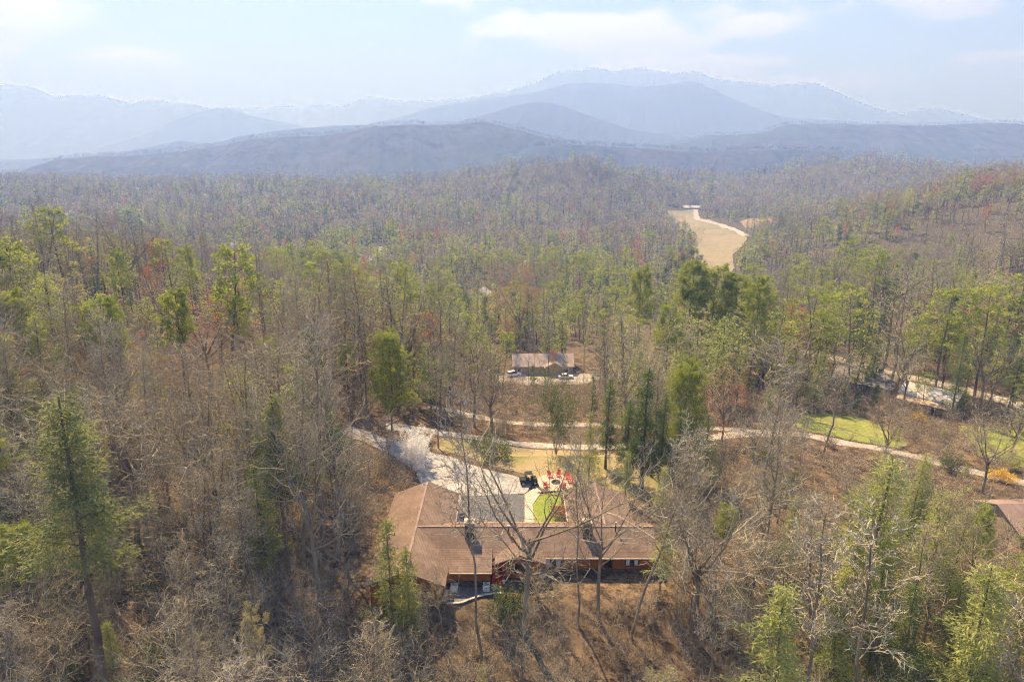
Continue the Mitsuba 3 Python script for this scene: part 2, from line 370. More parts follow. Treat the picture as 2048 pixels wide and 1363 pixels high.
def drape(poly, step, off):
    """A polygon of the plan laid on the ground."""
    poly = Polygon(poly) if not hasattr(poly, 'geom_type') else poly
    edge = poly.exterior.segmentize(step)
    pts = [np.array(edge.coords)[:-1, :2]]
    x0, y0, x1, y1 = poly.bounds
    gx, gy = np.meshgrid(np.arange(x0, x1, step), np.arange(y0, y1, step))
    g = np.stack([gx.ravel(), gy.ravel()], -1)
    inside = shapely.contains_xy(poly.buffer(-0.3 * step), g[:, 0], g[:, 1])
    pts = np.vstack(pts + [g[inside]])
    tri = Delaunay(pts).simplices
    c = pts[tri].mean(1)
    tri = tri[shapely.contains_xy(poly, c[:, 0], c[:, 1])]
    e1, e2 = pts[tri[:, 1]] - pts[tri[:, 0]], pts[tri[:, 2]] - pts[tri[:, 0]]
    flip = e1[:, 0] * e2[:, 1] - e1[:, 1] * e2[:, 0] < 0
    tri[flip] = tri[flip][:, ::-1]
    return np.column_stack([pts, H(pts[:, 0], pts[:, 1]) + off]), tri


def smooth_line(pts, step=1.5):
    pts = np.asarray(pts, float)
    t = np.concatenate([[0], np.cumsum(np.linalg.norm(np.diff(pts, axis=0), axis=1))])
    n = max(8, int(t[-1] / step))
    return PchipInterpolator(t, pts)(np.linspace(0, t[-1], n))


def road(pts, w, off=0.05, step=1.5):
    return LineString(smooth_line(pts, step)).buffer(w / 2, cap_style='flat')


def ground_px(pts):
    return [hit(a, b)[:2] for a, b in pts]


# paths and open ground, as polygons of the plan
court = Polygon([(-7.7, 82.6), (1.7, 82.6), (1.9, 95.2), (-7.7, 95.0)])
drive_pts = [(-7.7, 95.05), (1.9, 95.25), (3.6, 99.0), (1.0, 101.0), (-4.0, 103.5), (-10.5, 108.5), (-17, 112.5), (-30, 118.5), (-31.5, 115.0), (-20, 108.2), (-16.2, 103.5), (-14.5, 98.5), (-13.5, 92.2), (-7.7, 92.2)]
driveway = Polygon(drive_pts).buffer(0.6).buffer(-0.6)
walk = Polygon([(1.72, 82.6), (3.1, 82.6), (3.1, 92.0), (4.6, 96.2), (3.75, 97.6), (1.95, 95.2)])
lawn = Polygon([(3.12, 84.6), (7.5, 84.6), (7.5, 94.6), (5.5, 95.2), (4.3, 94.6), (3.12, 92.0)])
fire_spot = Point(7.0, 99.2).buffer(3.0)
front_meadow = Polygon([(-14, 112.2), (-8, 108.2), (-3, 104.6), (2, 102.0), (4.2, 99.6), (6, 95.6), (16, 93), (24, 96), (26, 108), (18, 116.5), (4, 116.3), (-6, 117.6), (-13, 118.4)])
lane_a = road([(-24, 120.8), (-18, 121.5), (-6, 120.3), (6, 119), (20, 120), (31, 124), (45, 129.5), (56, 132), (68, 127.5), (77, 124), (84, 119), (93, 112), (112, 102), (130, 97)], 3.1)
lane_b = road([(-18, 136.5), (-12, 136), (4, 135), (18, 135), (30, 134), (44, 133.2), (55, 132.5)], 2.6)
yard = Polygon([(63, 132.5), (69, 129.6), (77.5, 126.5), (80, 128), (81, 136), (79, 145), (72, 148), (64, 144), (61, 138)])
side_yard = Polygon([(92, 124), (100, 116), (118, 112), (126, 126), (112, 138), (98, 140)])
home_gravel = Polygon([(-8, 201), (4, 197.5), (22, 199), (28, 204), (28, 209), (14, 208.8), (2, 208.5), (-8, 207)])
hill_road = road([(56, 250), (72, 233), (85, 220), (97, 204), (107, 184), (117, 166), (125, 149), (142, 128)], 6.0)
field = Polygon(ground_px([(1342, 424), (1388, 421), (1398, 438), (1440, 450), (1492, 470), (1480, 492), (1462, 520), (1448, 548), (1404, 548), (1402, 505), (1390, 472), (1362, 446)])).buffer(3)
field_road = road(ground_px([(1392, 420), (1393, 434), (1402, 441), (1440, 451), (1470, 462), (1496, 474)]), 8.5, step=10)
tilled = Polygon(ground_px([(1478, 445), (1500, 438), (1545, 437), (1548, 452), (1510, 458), (1490, 456)]))
far_lane = road([(-122, 585), (-126, 630), (-135, 700)], 5.5, step=10)
CLEAR = shapely.union_all([g.buffer(b) for g, b in ((court, 2), (driveway, 1.2), (walk, 1), (lawn, 1), (fire_spot, 2.0), (lane_a, 1.6), (lane_b, 1.2), (home_gravel, 2.5), (hill_road, 1.5), (field, 3), (field_road, 4), (tilled, 3), (far_lane, 2))]
                          + [Polygon([(-4, 180), (24, 180), (27, 198), (-6, 198)]), Polygon([(-27, 106), (-8, 106), (-8, 126), (-27, 126)]), Polygon([(-19, 67), (-7, 66.5), (8, 68.5), (20, 71), (20, 94), (-19, 94)])])


def ragged(poly, amp):
    """The outline worn uneven."""
    def wear(ring):
        c = np.array(shapely.LinearRing(ring).segmentize(0.9 * max(1, amp / 0.3)).coords)[:-1]
        q = np.column_stack([c / (2.2 * max(1, amp / 0.3)), c[:, 0] * 0])
        return c + amp * 2.2 * np.column_stack([meshkit.fbm(q, 3, 61) - 0.5, meshkit.fbm(q, 3, 62) - 0.5])
    poly = Polygon(poly) if not hasattr(poly, 'geom_type') else poly
    return Polygon(wear(poly.exterior.coords)).buffer(0)


def flat(name, poly, step, off, bsdf, label, cat_):
    amp = {'lawn_grass': 0.3, 'dry_grass': 1.2, 'yard_grass': 1.6, 'field_grass': 7.0, 'tilled_field': 6.0, 'concrete_drive': 0.35, 'gravel_road': 0.55, 'fire_gravel': 0.25}.get(bsdf)
    if amp and step > 5 and bsdf == 'gravel_road': amp = 2.0
    if amp:
        poly = ragged(poly, amp)
        if poly.geom_type != 'Polygon': poly = max(poly.geoms, key=lambda g: g.area)
    v, f = drape(poly, step, off)
    single(name, (v, f), bsdf, label, cat_, kind='structure', smooth=True)


flat('meadow', front_meadow, 1.0, 0.03, 'dry_grass', 'dry straw coloured grass between the driveway and the gravel lane', 'grass')
flat('courtyard', court, 1.0, 0.04, 'asphalt_dark', 'dark asphalt courtyard between the two wings of the brown house', 'courtyard')
flat('driveway', driveway, 1.0, 0.05, 'concrete_drive', 'pale worn driveway behind the brown house', 'driveway')
flat('walkway', walk, 1.0, 0.06, 'walk_concrete', 'beige concrete walkway beside the dark courtyard', 'walkway')
flat('lawn', lawn, 0.7, 0.05, 'lawn_grass', 'small bright green lawn inside the courtyard', 'lawn')
flat('fire_pit_ground', fire_spot, 0.7, 0.06, 'fire_gravel', 'round pinkish gravel spot under the red chairs', 'gravel')
flat('lane', lane_a, 1.5, 0.035, 'gravel_road', 'pale gravel lane running to the right behind the house', 'road')
flat('lane', lane_b, 1.5, 0.05, 'gravel_road', 'upper pale gravel lane seen through the bare trees', 'road')
flat('yard', yard, 1.6, 0.04, 'yard_grass', 'yellow green yard below the houses on the right', 'lawn')
flat('yard', side_yard, 1.6, 0.04, 'yard_grass', 'yellowish shaded yard before the house with the pale tin roof', 'lawn')
flat('gravel_yard', home_gravel, 1.5, 0.08, 'gravel_road', 'pale gravel parking in front of the tan house in the woods', 'parking')
flat('road', hill_road, 2.0, 0.05, 'gravel_road', 'grey road passing behind the houses on the right', 'road')
flat('field', field, 9.0, 0.6, 'field_grass', 'pale straw field in the valley beyond the pines', 'field')
flat('field', tilled, 9.0, 0.6, 'tilled_field', 'reddish tilled patch right of the valley road', 'field')
flat('road', field_road, 8.0, 1.0, 'gravel_road', 'white gravel road curving beside the valley field', 'road')
flat('lane', far_lane, 8.0, 0.8, 'gravel_road', 'thin pale lane climbing through the distant woods', 'road')

# ------------------------------------------------------------------ tree prototypes: shape groups of trunk and crown
PROTO = {}                               # (kind, level of detail) -> [(group key, height, crown radius)]


def proto(kind, lod, parts, h, r):
    key = f'kind_{kind}_{lod}_{len(PROTO.get((kind, lod), []))}'
    if kind == 'bare_shrub': parts = [(n_, m_, 'warm_twigs') for n_, m_, b_ in parts]
    scene[key] = {'type': 'shapegroup', **{name: skin(mesh, bsdf) for name, mesh, bsdf in parts}}
    PROTO.setdefault((kind, lod), []).append((key, h, r))


def wood(levels, cut=2):
    """(V, F) of branch levels [(P, R, sides)]."""
    return soup(*zip(*[tubes(P, R, s) for P, R, s in levels]))


def bare(seed, h=24.0, style='forest', buds=None, lod='near', tw='twigs'):
    rg = np.random.default_rng(seed)
    near, mid = lod == 'near', lod == 'mid'
    if style == 'wide':
        P0, R0 = trunk_line(rg, h * 0.42, 7, h * 0.0105, 0.03)
        R0 = R0 * 0 + h * 0.0105 * np.linspace(1.25, 0.8, 7)
        P1, R1, _ = children(rg, P0, R0, 6, 0.72, 1.0, (18, 48), h * 0.56, 8, up=0.07, wob=0.09, rf=0.72, tip=0.12)
        P1b, R1b, _ = children(rg, P0, R0, 3, 0.55, 0.8, (50, 75), h * 0.34, 8, up=0.1, wob=0.1, rf=0.5, tip=0.12)
        P1, R1 = np.vstack([P1, P1b]), np.vstack([R1, R1b])
        per2, lo2 = (11, 7, 4), 0.28
    elif style == 'slim':
        P0, R0 = trunk_line(rg, h, 10, h * 0.0068, 0.035, 0.03 * rg.normal())
        P1, R1, _ = children(rg, P0, R0, 22 if near else 9, 0.45, 0.99, (35, 60), h * 0.17, 6, up=0.16, wob=0.12, rf=0.5, lf=lambda t: 1.25 - 0.75 * t)
        per2, lo2 = (6, 4, 3), 0.2
    else:
        P0, R0 = trunk_line(rg, h, 12, h * 0.0095, 0.03, 0.03 * rg.normal())
        P1, R1, _ = children(rg, P0, R0, 24 if near else 12 if mid else 8, 0.45 if near else 0.4, 0.985, (30, 60), h * 0.27, 7, up=0.13, wob=0.13, rf=0.55, lf=lambda t: 1.25 - 0.85 * t)
        per2, lo2 = (7, 5, 3), 0.22
    len1 = np.linalg.norm(np.diff(P1, axis=1), axis=2).sum(1)
    trunk = [(P0, R0, 7 if near else 5 if mid else 3)]
    if lod == 'far':
        P0, R0 = P0[:, ::3], R0[:, ::3] * 1.0
        P1, R1 = P1[:, ::3], R1[:, ::3] * 1.2 + 0.03
        trunk = [(P0, R0, 3)]
    elif mid:
        P1, R1 = P1[:, ::2], R1[:, ::2] * 1.15 + 0.01
    trunk.append((P1, R1, 4 if near else 3 if mid else 2))
    n2 = per2[0 if near else 1 if mid else 2]
    P2, R2, _ = children(rg, P1, R1, n2, lo2, 0.99, (28, 62), len1 * 0.42, 5 if near else 3, up=0.09, wob=0.17, rf=0.55, tip=0.2, lf=lambda t: 1.15 - 0.6 * t)
    len2 = np.linalg.norm(np.diff(P2, axis=1), axis=2).sum(1)
    crown = []
    if near:
        crown.append(tubes(P2, np.maximum(R2, 0.024), 3))
        P3, R3, _ = children(rg, P2, R2, 4, 0.15, 0.99, (25, 65), len2 * 0.46, 4, up=0.06, wob=0.26, rf=0.6, tip=0.5)
        crown.append(tubes(P3, np.maximum(R3, 0.019), 2))
        len3 = np.linalg.norm(np.diff(P3, axis=1), axis=2).sum(1)
        idx = np.repeat(np.arange(len(P3)), 3)
        t = 0.15 + 0.85 * rg.random(len(idx))
        p, d, _ = along(P3, R3, idx, t)
        dd = norm(d + 0.75 * rg.normal(size=d.shape) + [0, 0, 0.15])
        crown.append(slivers(p, dd, len3[idx] * (0.4 + 0.5 * rg.random(len(idx))), 0.034, rg))
        tips = p + dd * (len3[idx] * 0.4)[:, None]
    elif mid:
        crown.append(tubes(P2, np.maximum(R2, 0.025), 2))
        idx = np.repeat(np.arange(len(P2)), 10)
        p, d, _ = along(P2, R2, idx, 0.1 + 0.9 * rg.random(len(idx)))
        dd = norm(d + 0.75 * rg.normal(size=d.shape) + [0, 0, 0.2])
        crown.append(slivers(p, dd, len2[idx] * (0.3 + 0.5 * rg.random(len(idx))), 0.055, rg))
        tips = p + dd * (len2[idx] * 0.35)[:, None]
    else:
        idx = np.repeat(np.arange(len(P2)), 4)
        crown.append(slivers(P2[:, 0], P2[:, -1] - P2[:, 0], len2 * 1.2, 0.14, rg))
        p, d, _ = along(P2, R2, idx, rg.random(len(idx)))
        dd = norm(d + 1.0 * rg.normal(size=d.shape))
        crown.append(slivers(p, dd, len2[idx] * 0.8, 0.15, rg))
        tips = p + dd * (len2[idx] * 0.3)[:, None]
    parts = [('trunk', wood(trunk), 'bark'), ('crown', soup(*zip(*crown)), tw)]
    if buds:
        n = {'near': 5200, 'mid': 900, 'far': 150}[lod]
        q = tips[rg.integers(0, len(tips), n)] + rg.normal(size=(n, 3)) * 0.12
        s = {'near': (0.16, 0.07), 'mid': (0.38, 0.16), 'far': (0.95, 0.38)}[lod]
        parts.append(('buds', kites(q, rg.normal(size=(n, 3)) + [0, 0, 0.4], s[0] * (0.6 + 0.8 * rg.random(n)), s[1], rg), buds))
    return parts, h, float(np.percentile(np.hypot(tips[:, 0], tips[:, 1]), 92))


def conifer(seed, h, rad, lod, kind, start=0.15, sprays=1.0, leaf='hemlock_sprays'):
    """hemlock / spruce: layered boughs that shorten towards a pointed top."""
    rg = np.random.default_rng(seed)
    nb = {'near': 84, 'mid': 44, 'far': 20}[lod]
    P0, R0 = trunk_line(rg, h, 8, h * 0.0105, 0.012, 0.01 * rg.normal())
    prof = (lambda t: np.clip((1 - t) / (1 - start), 0.05, 1) ** 0.75) if kind == 'hemlock' else (lambda t: np.clip((1 - t) / (1 - start), 0.06, 1) ** 0.9)
    k = 5 if lod == 'near' else 3
    P1, R1, t = children(rg, P0, R0, nb, start, 0.985, (50, 104), rad * (0.6 + 0.55 * rg.random(1)), k, up=-0.05 if kind == 'hemlock' else 0.02, wob=0.1, rf=0.3, lf=prof)
    t = np.clip(t, 0, 1)
    trim_ = np.clip(0.25 + 1.1 * rg.random(len(P1)) ** 0.8, 0.3, 1.15)[:, None, None]
    P1 = P1[:, :1] + (P1 - P1[:, :1]) * trim_
    L1 = np.linalg.norm(np.diff(P1, axis=1), axis=2).sum(1)
    nclump, m = {'near': (7, 11), 'mid': (5, 5), 'far': (4, 2)}[lod]
    m = max(2, round(m * sprays))
    c = np.repeat(np.arange(len(P1)), nclump)
    c = c[rg.random(len(c)) < np.clip(L1[c] / rad * 1.6, 0.3, 1) * (0.45 + 0.55 * np.sin(c * 12.9898) ** 2)]
    pc, dc, _ = along(P1, R1, c, 0.2 + 0.8 * rg.random(len(c)) ** 0.75)
    pc = pc + rg.normal(size=pc.shape) * [0.16, 0.16, 0.10] * np.sqrt(np.maximum(L1[c], 0.3))[:, None]
    spread = {'near': 0.09 * rad, 'mid': 0.1 * rad, 'far': 0.12 * rad}[lod]
    p = np.repeat(pc, m, 0) + rg.normal(size=(len(pc) * m, 3)) * spread
    dd = norm(np.repeat(dc, m, 0) * 0.7 + rg.normal(size=p.shape) * 0.55 - [0, 0, 0.25 if kind == 'hemlock' else 0.0])
    s = {'near': (0.5, 0.10), 'mid': (0.95, 0.26), 'far': (2.0, 0.62)}[lod]
    fol = kites(p, dd, s[0] * (0.55 + 0.8 * rg.random(len(p))), s[1], rg) if lod != 'far' else slivers(p, dd, s[0], s[1], rg)
    tr = [(P0, R0 if lod != 'far' else R0 * 1.3, 6 if lod == 'near' else 4 if lod == 'mid' else 3), (P1, np.maximum(R1, {'near': 0.018, 'mid': 0.03, 'far': 0.05}[lod]), 3 if lod == 'near' else 2)]
    return [('trunk', wood(tr), 'pine_bark'), ('crown', fol, leaf)], h, rad


def pine(seed, h, rad, lod, start=0.5, leaf='pine_needles', dens=1.0, lean=0.0, dome=0.5):
    """old pine: bare dark trunk, rounded crown of needle tufts on upswept boughs."""
    rg = np.random.default_rng(seed)
    P0, R0 = trunk_line(rg, h * 0.97, 9, h * 0.0105, 0.025, lean)
    nb = int({'near': 42, 'mid': 26, 'far': 13}[lod] * dens)
    prof = lambda t: np.clip(1 - ((t - start) / (1 - start) - 0.25) ** 2 / 0.62, 0.12, 1) ** dome
    P1, R1, t = children(rg, P0, R0, nb, start, 0.99, (48, 85), rad, 5 if lod == 'near' else 3, up=0.10, wob=0.14, rf=0.42, lf=prof)
    L1 = np.linalg.norm(np.diff(P1, axis=1), axis=2).sum(1)
    levels = [(P0, R0 if lod != 'far' else R0 * 1.25, 6 if lod == 'near' else 4 if lod == 'mid' else 3), (P1, np.maximum(R1, 0.02 if lod == 'near' else 0.04), 3 if lod == 'near' else 2)]
    if lod == 'far':
        ends = np.vstack([P1[:, -1], P1[:, -2]])
    else:
        P2, R2, _ = children(rg, P1, R1, 6 if lod == 'near' else 3, 0.3, 1.0, (25, 60), L1 * 0.36, 3, up=0.12, wob=0.12, rf=0.5)
        if lod == 'near': levels.append((P2, np.maximum(R2, 0.012), 2))
        ends = np.vstack([P1[:, -1], P2[:, -1], P2[:, 1]]) if lod == 'near' else np.vstack([P1[:, -1], P2[:, -1]])
    nt = {'near': 32, 'mid': 15, 'far': 9}[lod]
    q = np.repeat(ends, nt, 0)
    d = norm(rg.normal(size=q.shape) + [0, 0, 0.35])
    s = {'near': (0.5, 0.07), 'mid': (0.85, 0.2), 'far': (1.5, 0.5)}[lod]
    fol = kites(q + d * 0.06, d, s[0] * (0.6 + 0.6 * rg.random(len(q))), s[1], rg) if lod != 'far' else slivers(q, d, s[0], s[1], rg)
    return [('trunk', wood(levels), 'pine_bark'), ('crown', fol, leaf)], h, rad


def shrub(seed, h, rad, n, leaf, size, stems=9):
    rg = np.random.default_rng(seed)
    P0 = np.zeros((stems, 2, 3)); az = rg.random(stems) * 6.28
    P, R, _ = children(rg, np.array([[[0, 0, -0.2], [0, 0, 0.3]]]), np.full((1, 2), 0.07), stems, 0, 1, (15, 60), h * 0.95, 5, up=0.12, wob=0.16, rf=0.7, tip=0.25)
    P2, R2, _ = children(rg, P, R, 6, 0.3, 1, (25, 70), h * 0.38, 3, up=0.05, wob=0.2, rf=0.6)
    idx = rg.integers(0, len(P2), n)
    p, d, _ = along(P2, R2, idx, rg.random(n))
    fol = kites(p + rg.normal(size=p.shape) * 0.12 * rad, d + rg.normal(size=d.shape) * 0.8, size[0] * (0.6 + 0.7 * rg.random(n)), size[1], rg)
    s = rad / max(0.1, np.percentile(np.hypot(fol[0][:, 0], fol[0][:, 1]), 93))
    V = wood([(P * [s, s, 1], R, 3), (P2 * [s, s, 1], np.maximum(R2, 0.01), 2)])
    return [('stems', V, 'brush_twigs'), ('leaves', (fol[0] * [s, s, 1], fol[1]), leaf)], h, rad


def brush(seed, h, n):
    rg = np.random.default_rng(seed)
    P, R, _ = children(rg, np.array([[[0, 0, -0.2], [0, 0, 0.2]]]), np.full((1, 2), 0.035), n, 0, 1, (5, 58), h, 5, up=0.08, wob=0.18, rf=0.7, tip=0.3)
    P2, R2, _ = children(rg, P, R, 7, 0.2, 1, (25, 65), h * 0.4, 3, up=0.04, wob=0.22, rf=0.6)
    idx = np.repeat(np.arange(len(P2)), 4)
    p, d, _ = along(P2, R2, idx, rg.random(len(idx)))
    return [('stems', soup(*zip(*[tubes(P, R, 3), tubes(P2, np.maximum(R2, 0.011), 2), slivers(p, d + 0.7 * rg.normal(size=d.shape), h * 0.14, 0.022, rg)])), 'brush_twigs')], h, h * 0.6


for lod in ('near', 'mid', 'far'):
    few = {'near': 4, 'mid': 3, 'far': 2}[lod]
    TW = ('twigs', 'warm_twigs', 'pale_twigs', 'twigs') if lod != 'far' else ('far_twigs', 'rosy_twigs', 'twigs', 'far_twigs')
    for s in range(few): proto('bare_tree', lod, *bare(100 + s, 24, 'forest', None, lod, TW[s]))
    for s in range(3 if lod == 'near' else 2): proto('bare_tree', lod, *bare(130 + s, 21, 'wide', None, lod, TW[s + 1]))
    for s in range(2 if lod == 'near' else 1): proto('bare_tree', lod, *bare(150 + s, 18, 'slim', None, lod, TW[2 - s]))
    for s in range(2 if lod != 'far' else 1): proto('budding_tree', lod, *bare(170 + s, 20, ('forest', 'slim')[s], 'olive_buds', lod))
    for s in range(2 if lod != 'far' else 1): proto('red_maple', lod, *bare(190 + s, 17, ('forest', 'wide')[s], 'red_buds', lod))
    for s in range(3 if lod == 'near' else 2): proto('hemlock_tree', lod, *conifer(200 + s, 18, (3.9, 3.3, 4.5)[s], lod, 'hemlock', (0.16, 0.28, 0.12)[s], (1.8, 1.4, 2.0)[s]))
    for s in range(2): proto('spruce_tree', lod, *conifer(220 + s, 20, (3.1, 3.7)[s], lod, 'spruce', (0.10, 0.18)[s], 2.0, 'dark_needles'))
    for s in range(3 if lod == 'near' else 2): proto('pine_tree', lod, *pine(240 + s, 22, (3.3, 4.0, 2.8)[s], lod, (0.52, 0.45, 0.6)[s]))
proto('dense_pine', 'near', *pine(260, 21, 5.6, 'near', 0.22, 'pine_needles', 2.7, 0.1, 0.5))
proto('tall_pine', 'near', *pine(261, 28, 4.4, 'near', 0.36, 'pine_needles', 1.7, 0.0, 0.7))
proto('broad_hemlock', 'near', *conifer(262, 30, 5.0, 'near', 'hemlock', 0.5, 3.2, 'dark_hemlock'))  # foliage of a darker green than the other hemlocks
proto('narrow_hemlock', 'near', *conifer(263, 27, 3.4, 'near', 'hemlock', 0.5, 2.6, 'dark_hemlock'))
proto('yellow_hemlock', 'near', *conifer(264, 13, 3.0, 'near', 'hemlock', 0.15, 1.0, 'fresh_leaves'))
proto('twin_conifer', 'near', *conifer(265, 25, 5.2, 'near', 'hemlock', 0.12, 2.2, 'dark_needles'))
proto('snag_tree', 'near', *[(lambda q: q)(x) for x in bare(270, 27, 'slim', None, 'near')])
proto('fork_tree', 'near', *bare(133, 27, 'wide', None, 'near'))
proto('rhododendron', 'near', *shrub(300, 2.6, 2.2, 1500, 'broad_leaves', (0.30, 0.12)))
proto('rhododendron', 'near', *shrub(301, 3.4, 2.6, 1900, 'broad_leaves', (0.30, 0.12)))
proto('green_shrub', 'near', *shrub(302, 2.2, 1.6, 1300, 'fresh_leaves', (0.22, 0.09)))
proto('rust_shrub', 'near', *shrub(303, 3.4, 1.8, 900, 'rust_leaves', (0.2, 0.1)))
proto('yellow_shrub', 'near', *shrub(304, 2.0, 1.7, 1800, 'yellow_blossom', (0.2, 0.1)))
for s in range(2): proto('ridge_tree', 'far', *bare(400 + s, 22, ('forest', 'wide')[s], None, 'far', 'self_shaded_twigs'))  # self-shadow of distant crowns is put into the darker twig colour
proto('blossom_tree', 'near', *shrub(305, 8.0, 3.0, 15000, 'white_blossom', (0.26, 0.2), 12))
proto('magnolia_tree', 'near', *shrub(306, 11.0, 3.6, 5200, 'broad_leaves', (0.42, 0.19), 12))
proto('red_shrub', 'near', *shrub(307, 1.3, 1.3, 900, 'red_buds', (0.18, 0.09)))
proto('bare_shrub', 'near', *brush(320, 3.2, 26))
proto('undergrowth', 'near', *brush(310, 2.3, 9))
proto('undergrowth', 'near', *brush(311, 3.4, 8))
proto('undergrowth', 'near', *brush(312, 1.5, 12))
FAR2 = {}


def instance(key, group, p, h, yaw, tilt=(0, 0), wide=1.0):
    tx = T().translate([float(v) for v in p]).rotate([0, 1, 0], tilt[0]).rotate([1, 0, 0], tilt[1]).rotate([0, 0, 1], yaw).scale([h * wide, h * wide, h])
    scene[key] = {'type': 'instance', 'shapegroup': {'type': 'ref', 'id': group}, 'to_world': tx}


STANDING = []                            # (x, y, radius) of the trees that stand already


def plant(name, kind, lod, x, y, h, label, category, group=None, which=0, yaw=0.0, tilt=(0, 0), wide=1.0):
    """One tree as a thing: trunk and crown follow from the prototype."""
    g, h0, r0 = PROTO[(kind, lod)][which % len(PROTO[(kind, lod)])]
    k = thing(name, label, category, group)
    instance(k, g, (x, y, H(x, y)), h / h0, yaw, tilt, wide)
    STANDING.append((x, y, r0 * h / h0 * wide))
    return k


def hero(name, kind, top, Y, label, category='tree', which=0, yaw=0.0, lean=0.0, wide=1.0, lod='near', h=None, group=None):
    """A tree that the photograph shows singly: where its top stands at the distance Y."""
    p = at(*top, Y)
    hh = p[2] - float(H(p[0], Y)) if h is None else h
    return plant(name, kind, lod, p[0] - math.sin(math.radians(lean)) * hh, Y, hh, label, category, group, which, yaw, (lean, 0), wide)

# ------------------------------------------------------------------ distant ridges
def ridge(crest, Y, deep, base, label, seed, back=0.5, rough=1.0, fuzz=0):
    """A wooded ridge: its crest line at about the distance Y, spurs running down towards the valley."""
    q = np.array([at(px, py, Y) for px, py in crest])
    t = np.concatenate([[0], np.cumsum(np.abs(np.diff(q[:, 0])))])
    ns, nt = 520, 90
    f = PchipInterpolator(t, q)
    s = np.linspace(0, t[-1], ns)
    C = f(s)
    C[:, 2] += (meshkit.fbm(np.stack([s / (0.025 * Y), s * 0, s * 0 + seed], -1), 4, seed) - 0.5) * (0.0035 if Y < 4500 else 0.0009) * Y * rough
    v = np.concatenate([np.linspace(-back, 0, 16)[:-1], np.linspace(0, 1, nt - 15) ** 1.15])
    S, V = np.meshgrid(s, v, indexing='ij')
    X = np.repeat(C[:, :1], nt, 1)
    wander = 0.6 * (meshkit.fbm(np.stack([S / (0.08 * Y), V * 1.2, S * 0 + 3], -1), 2, seed + 1) - 0.5)
    YY = Y - V * deep * (1 + 0.5 * wander) + (meshkit.fbm(np.stack([S / (0.09 * Y), S * 0, S * 0], -1), 3, seed + 2) - 0.5) * 0.07 * Y * (1 - np.abs(V))
    Vc = np.clip(V, -1, 1)
    if Y > 6000: YY = Y - V * deep + 0 * wander
    fall = 0.5 * (0.5 + 0.5 * np.cos(np.pi * np.abs(Vc))) + 0.5 / (1 + (2.6 * Vc) ** 2) - 0.5 / (1 + 2.6 ** 2) * np.abs(Vc)
    spur = 1 - np.abs(2 * meshkit.fbm(np.stack([(S + V * deep * 0.25 * np.sin(S / (0.2 * Y))) / (0.045 * Y), V * 0.9, S * 0 + 9], -1), 3, seed + 4) - 1)
    Z = base + (C[:, 2:] - base) * np.clip(fall + (spur - 0.75) * (0.55 if Y < 4500 else 0.3 if Y < 6000 else 0.1) * np.clip(V, 0, 1) ** 0.6 * (1 - np.clip(V, 0, 1)) ** 0.5, -0.05, 1.2)
    Z[:, v >= 0] = np.minimum(Z[:, v >= 0], C[:, 2:] + 0)
    a = (np.arange(ns - 1)[:, None] * nt + np.arange(nt - 1)[None]).ravel()
    F = np.vstack([np.stack([a, a + nt, a + 1], -1), np.stack([a + 1, a + nt, a + nt + 1], -1)])
    P = np.stack([X, YY, Z], -1)
    hq = P.reshape(-1, 3)
    h_uv = np.column_stack([np.clip((meshkit.fbm(hq / (420.0 if Y < 4500 else 1500.0), 3, 5) - 0.5) * (5 if Y < 4500 else 2), 0, 1), np.clip((meshkit.fbm(hq / (70.0 if Y < 4500 else 900.0), 3, 6) - 0.5) * (2 if Y < 4500 else 0.6) + 0.5, 0, 1)])
    single('mountain' if Y > 4000 else 'hill', (P.reshape(-1, 3), F[:, ::-1]), ('hill_woods', h_uv), label, 'mountain' if Y > 4000 else 'hill', kind='structure', smooth=True)
    return P


near_ridge = ridge([(-330, 420), (-100, 395), (90, 338), (150, 318), (300, 308), (420, 296), (500, 276), (620, 272), (700, 262), (760, 253), (830, 250), (900, 248), (960, 243), (1040, 262), (1120, 284), (1250, 315), (1450, 345)],
                   2700, 800, -110, 'dark wooded ridge, nearest of the blue ranges', 21, rough=0.6)
right_ridge = ridge([(1000, 345), (1120, 318), (1240, 312), (1350, 290), (1420, 272), (1500, 268), (1600, 247), (1700, 249), (1800, 252), (1880, 250), (1960, 246), (2060, 250), (2200, 242), (2500, 255)],
                    3500, 1200, -110, 'long wooded ridge on the right below the high mountain', 33, rough=0.6)
low_ridge = ridge([(880, 330), (1000, 312), (1060, 296), (1130, 289), (1200, 293), (1300, 297), (1420, 304), (1540, 300), (1650, 302), (1760, 322), (2000, 345)],
                  2500, 420, -110, 'low wooded foothill behind the middle knoll', 41, rough=0.6)
ridge([(-300, 330), (-80, 322), (40, 318), (180, 312), (260, 300), (330, 290), (370, 283), (420, 287), (480, 272), (560, 262), (640, 255), (720, 250), (800, 256), (900, 280)], 4300, 700, -110, 'pale low ridge in the haze on the left', 45, rough=0.6)
ridge([(650, 285), (780, 262), (900, 244), (985, 226), (1040, 212), (1085, 206), (1130, 216), (1200, 240), (1290, 262), (1380, 275), (1500, 300)], 4800, 1400, -110, 'pointed foothill in front of the high mountain', 52)
ridge([(600, 275), (740, 250), (800, 235), (860, 216), (930, 204), (1010, 192), (1070, 184), (1130, 169), (1160, 166), (1230, 167), (1270, 174), (1330, 170), (1370, 164), (1388, 163), (1410, 172), (1450, 192), (1500, 213), (1560, 233), (1650, 240), (1760, 250), (1900, 262)],
      6600, 1700, -110, 'dark high shoulder with a pointed top before the highest mountain', 63)
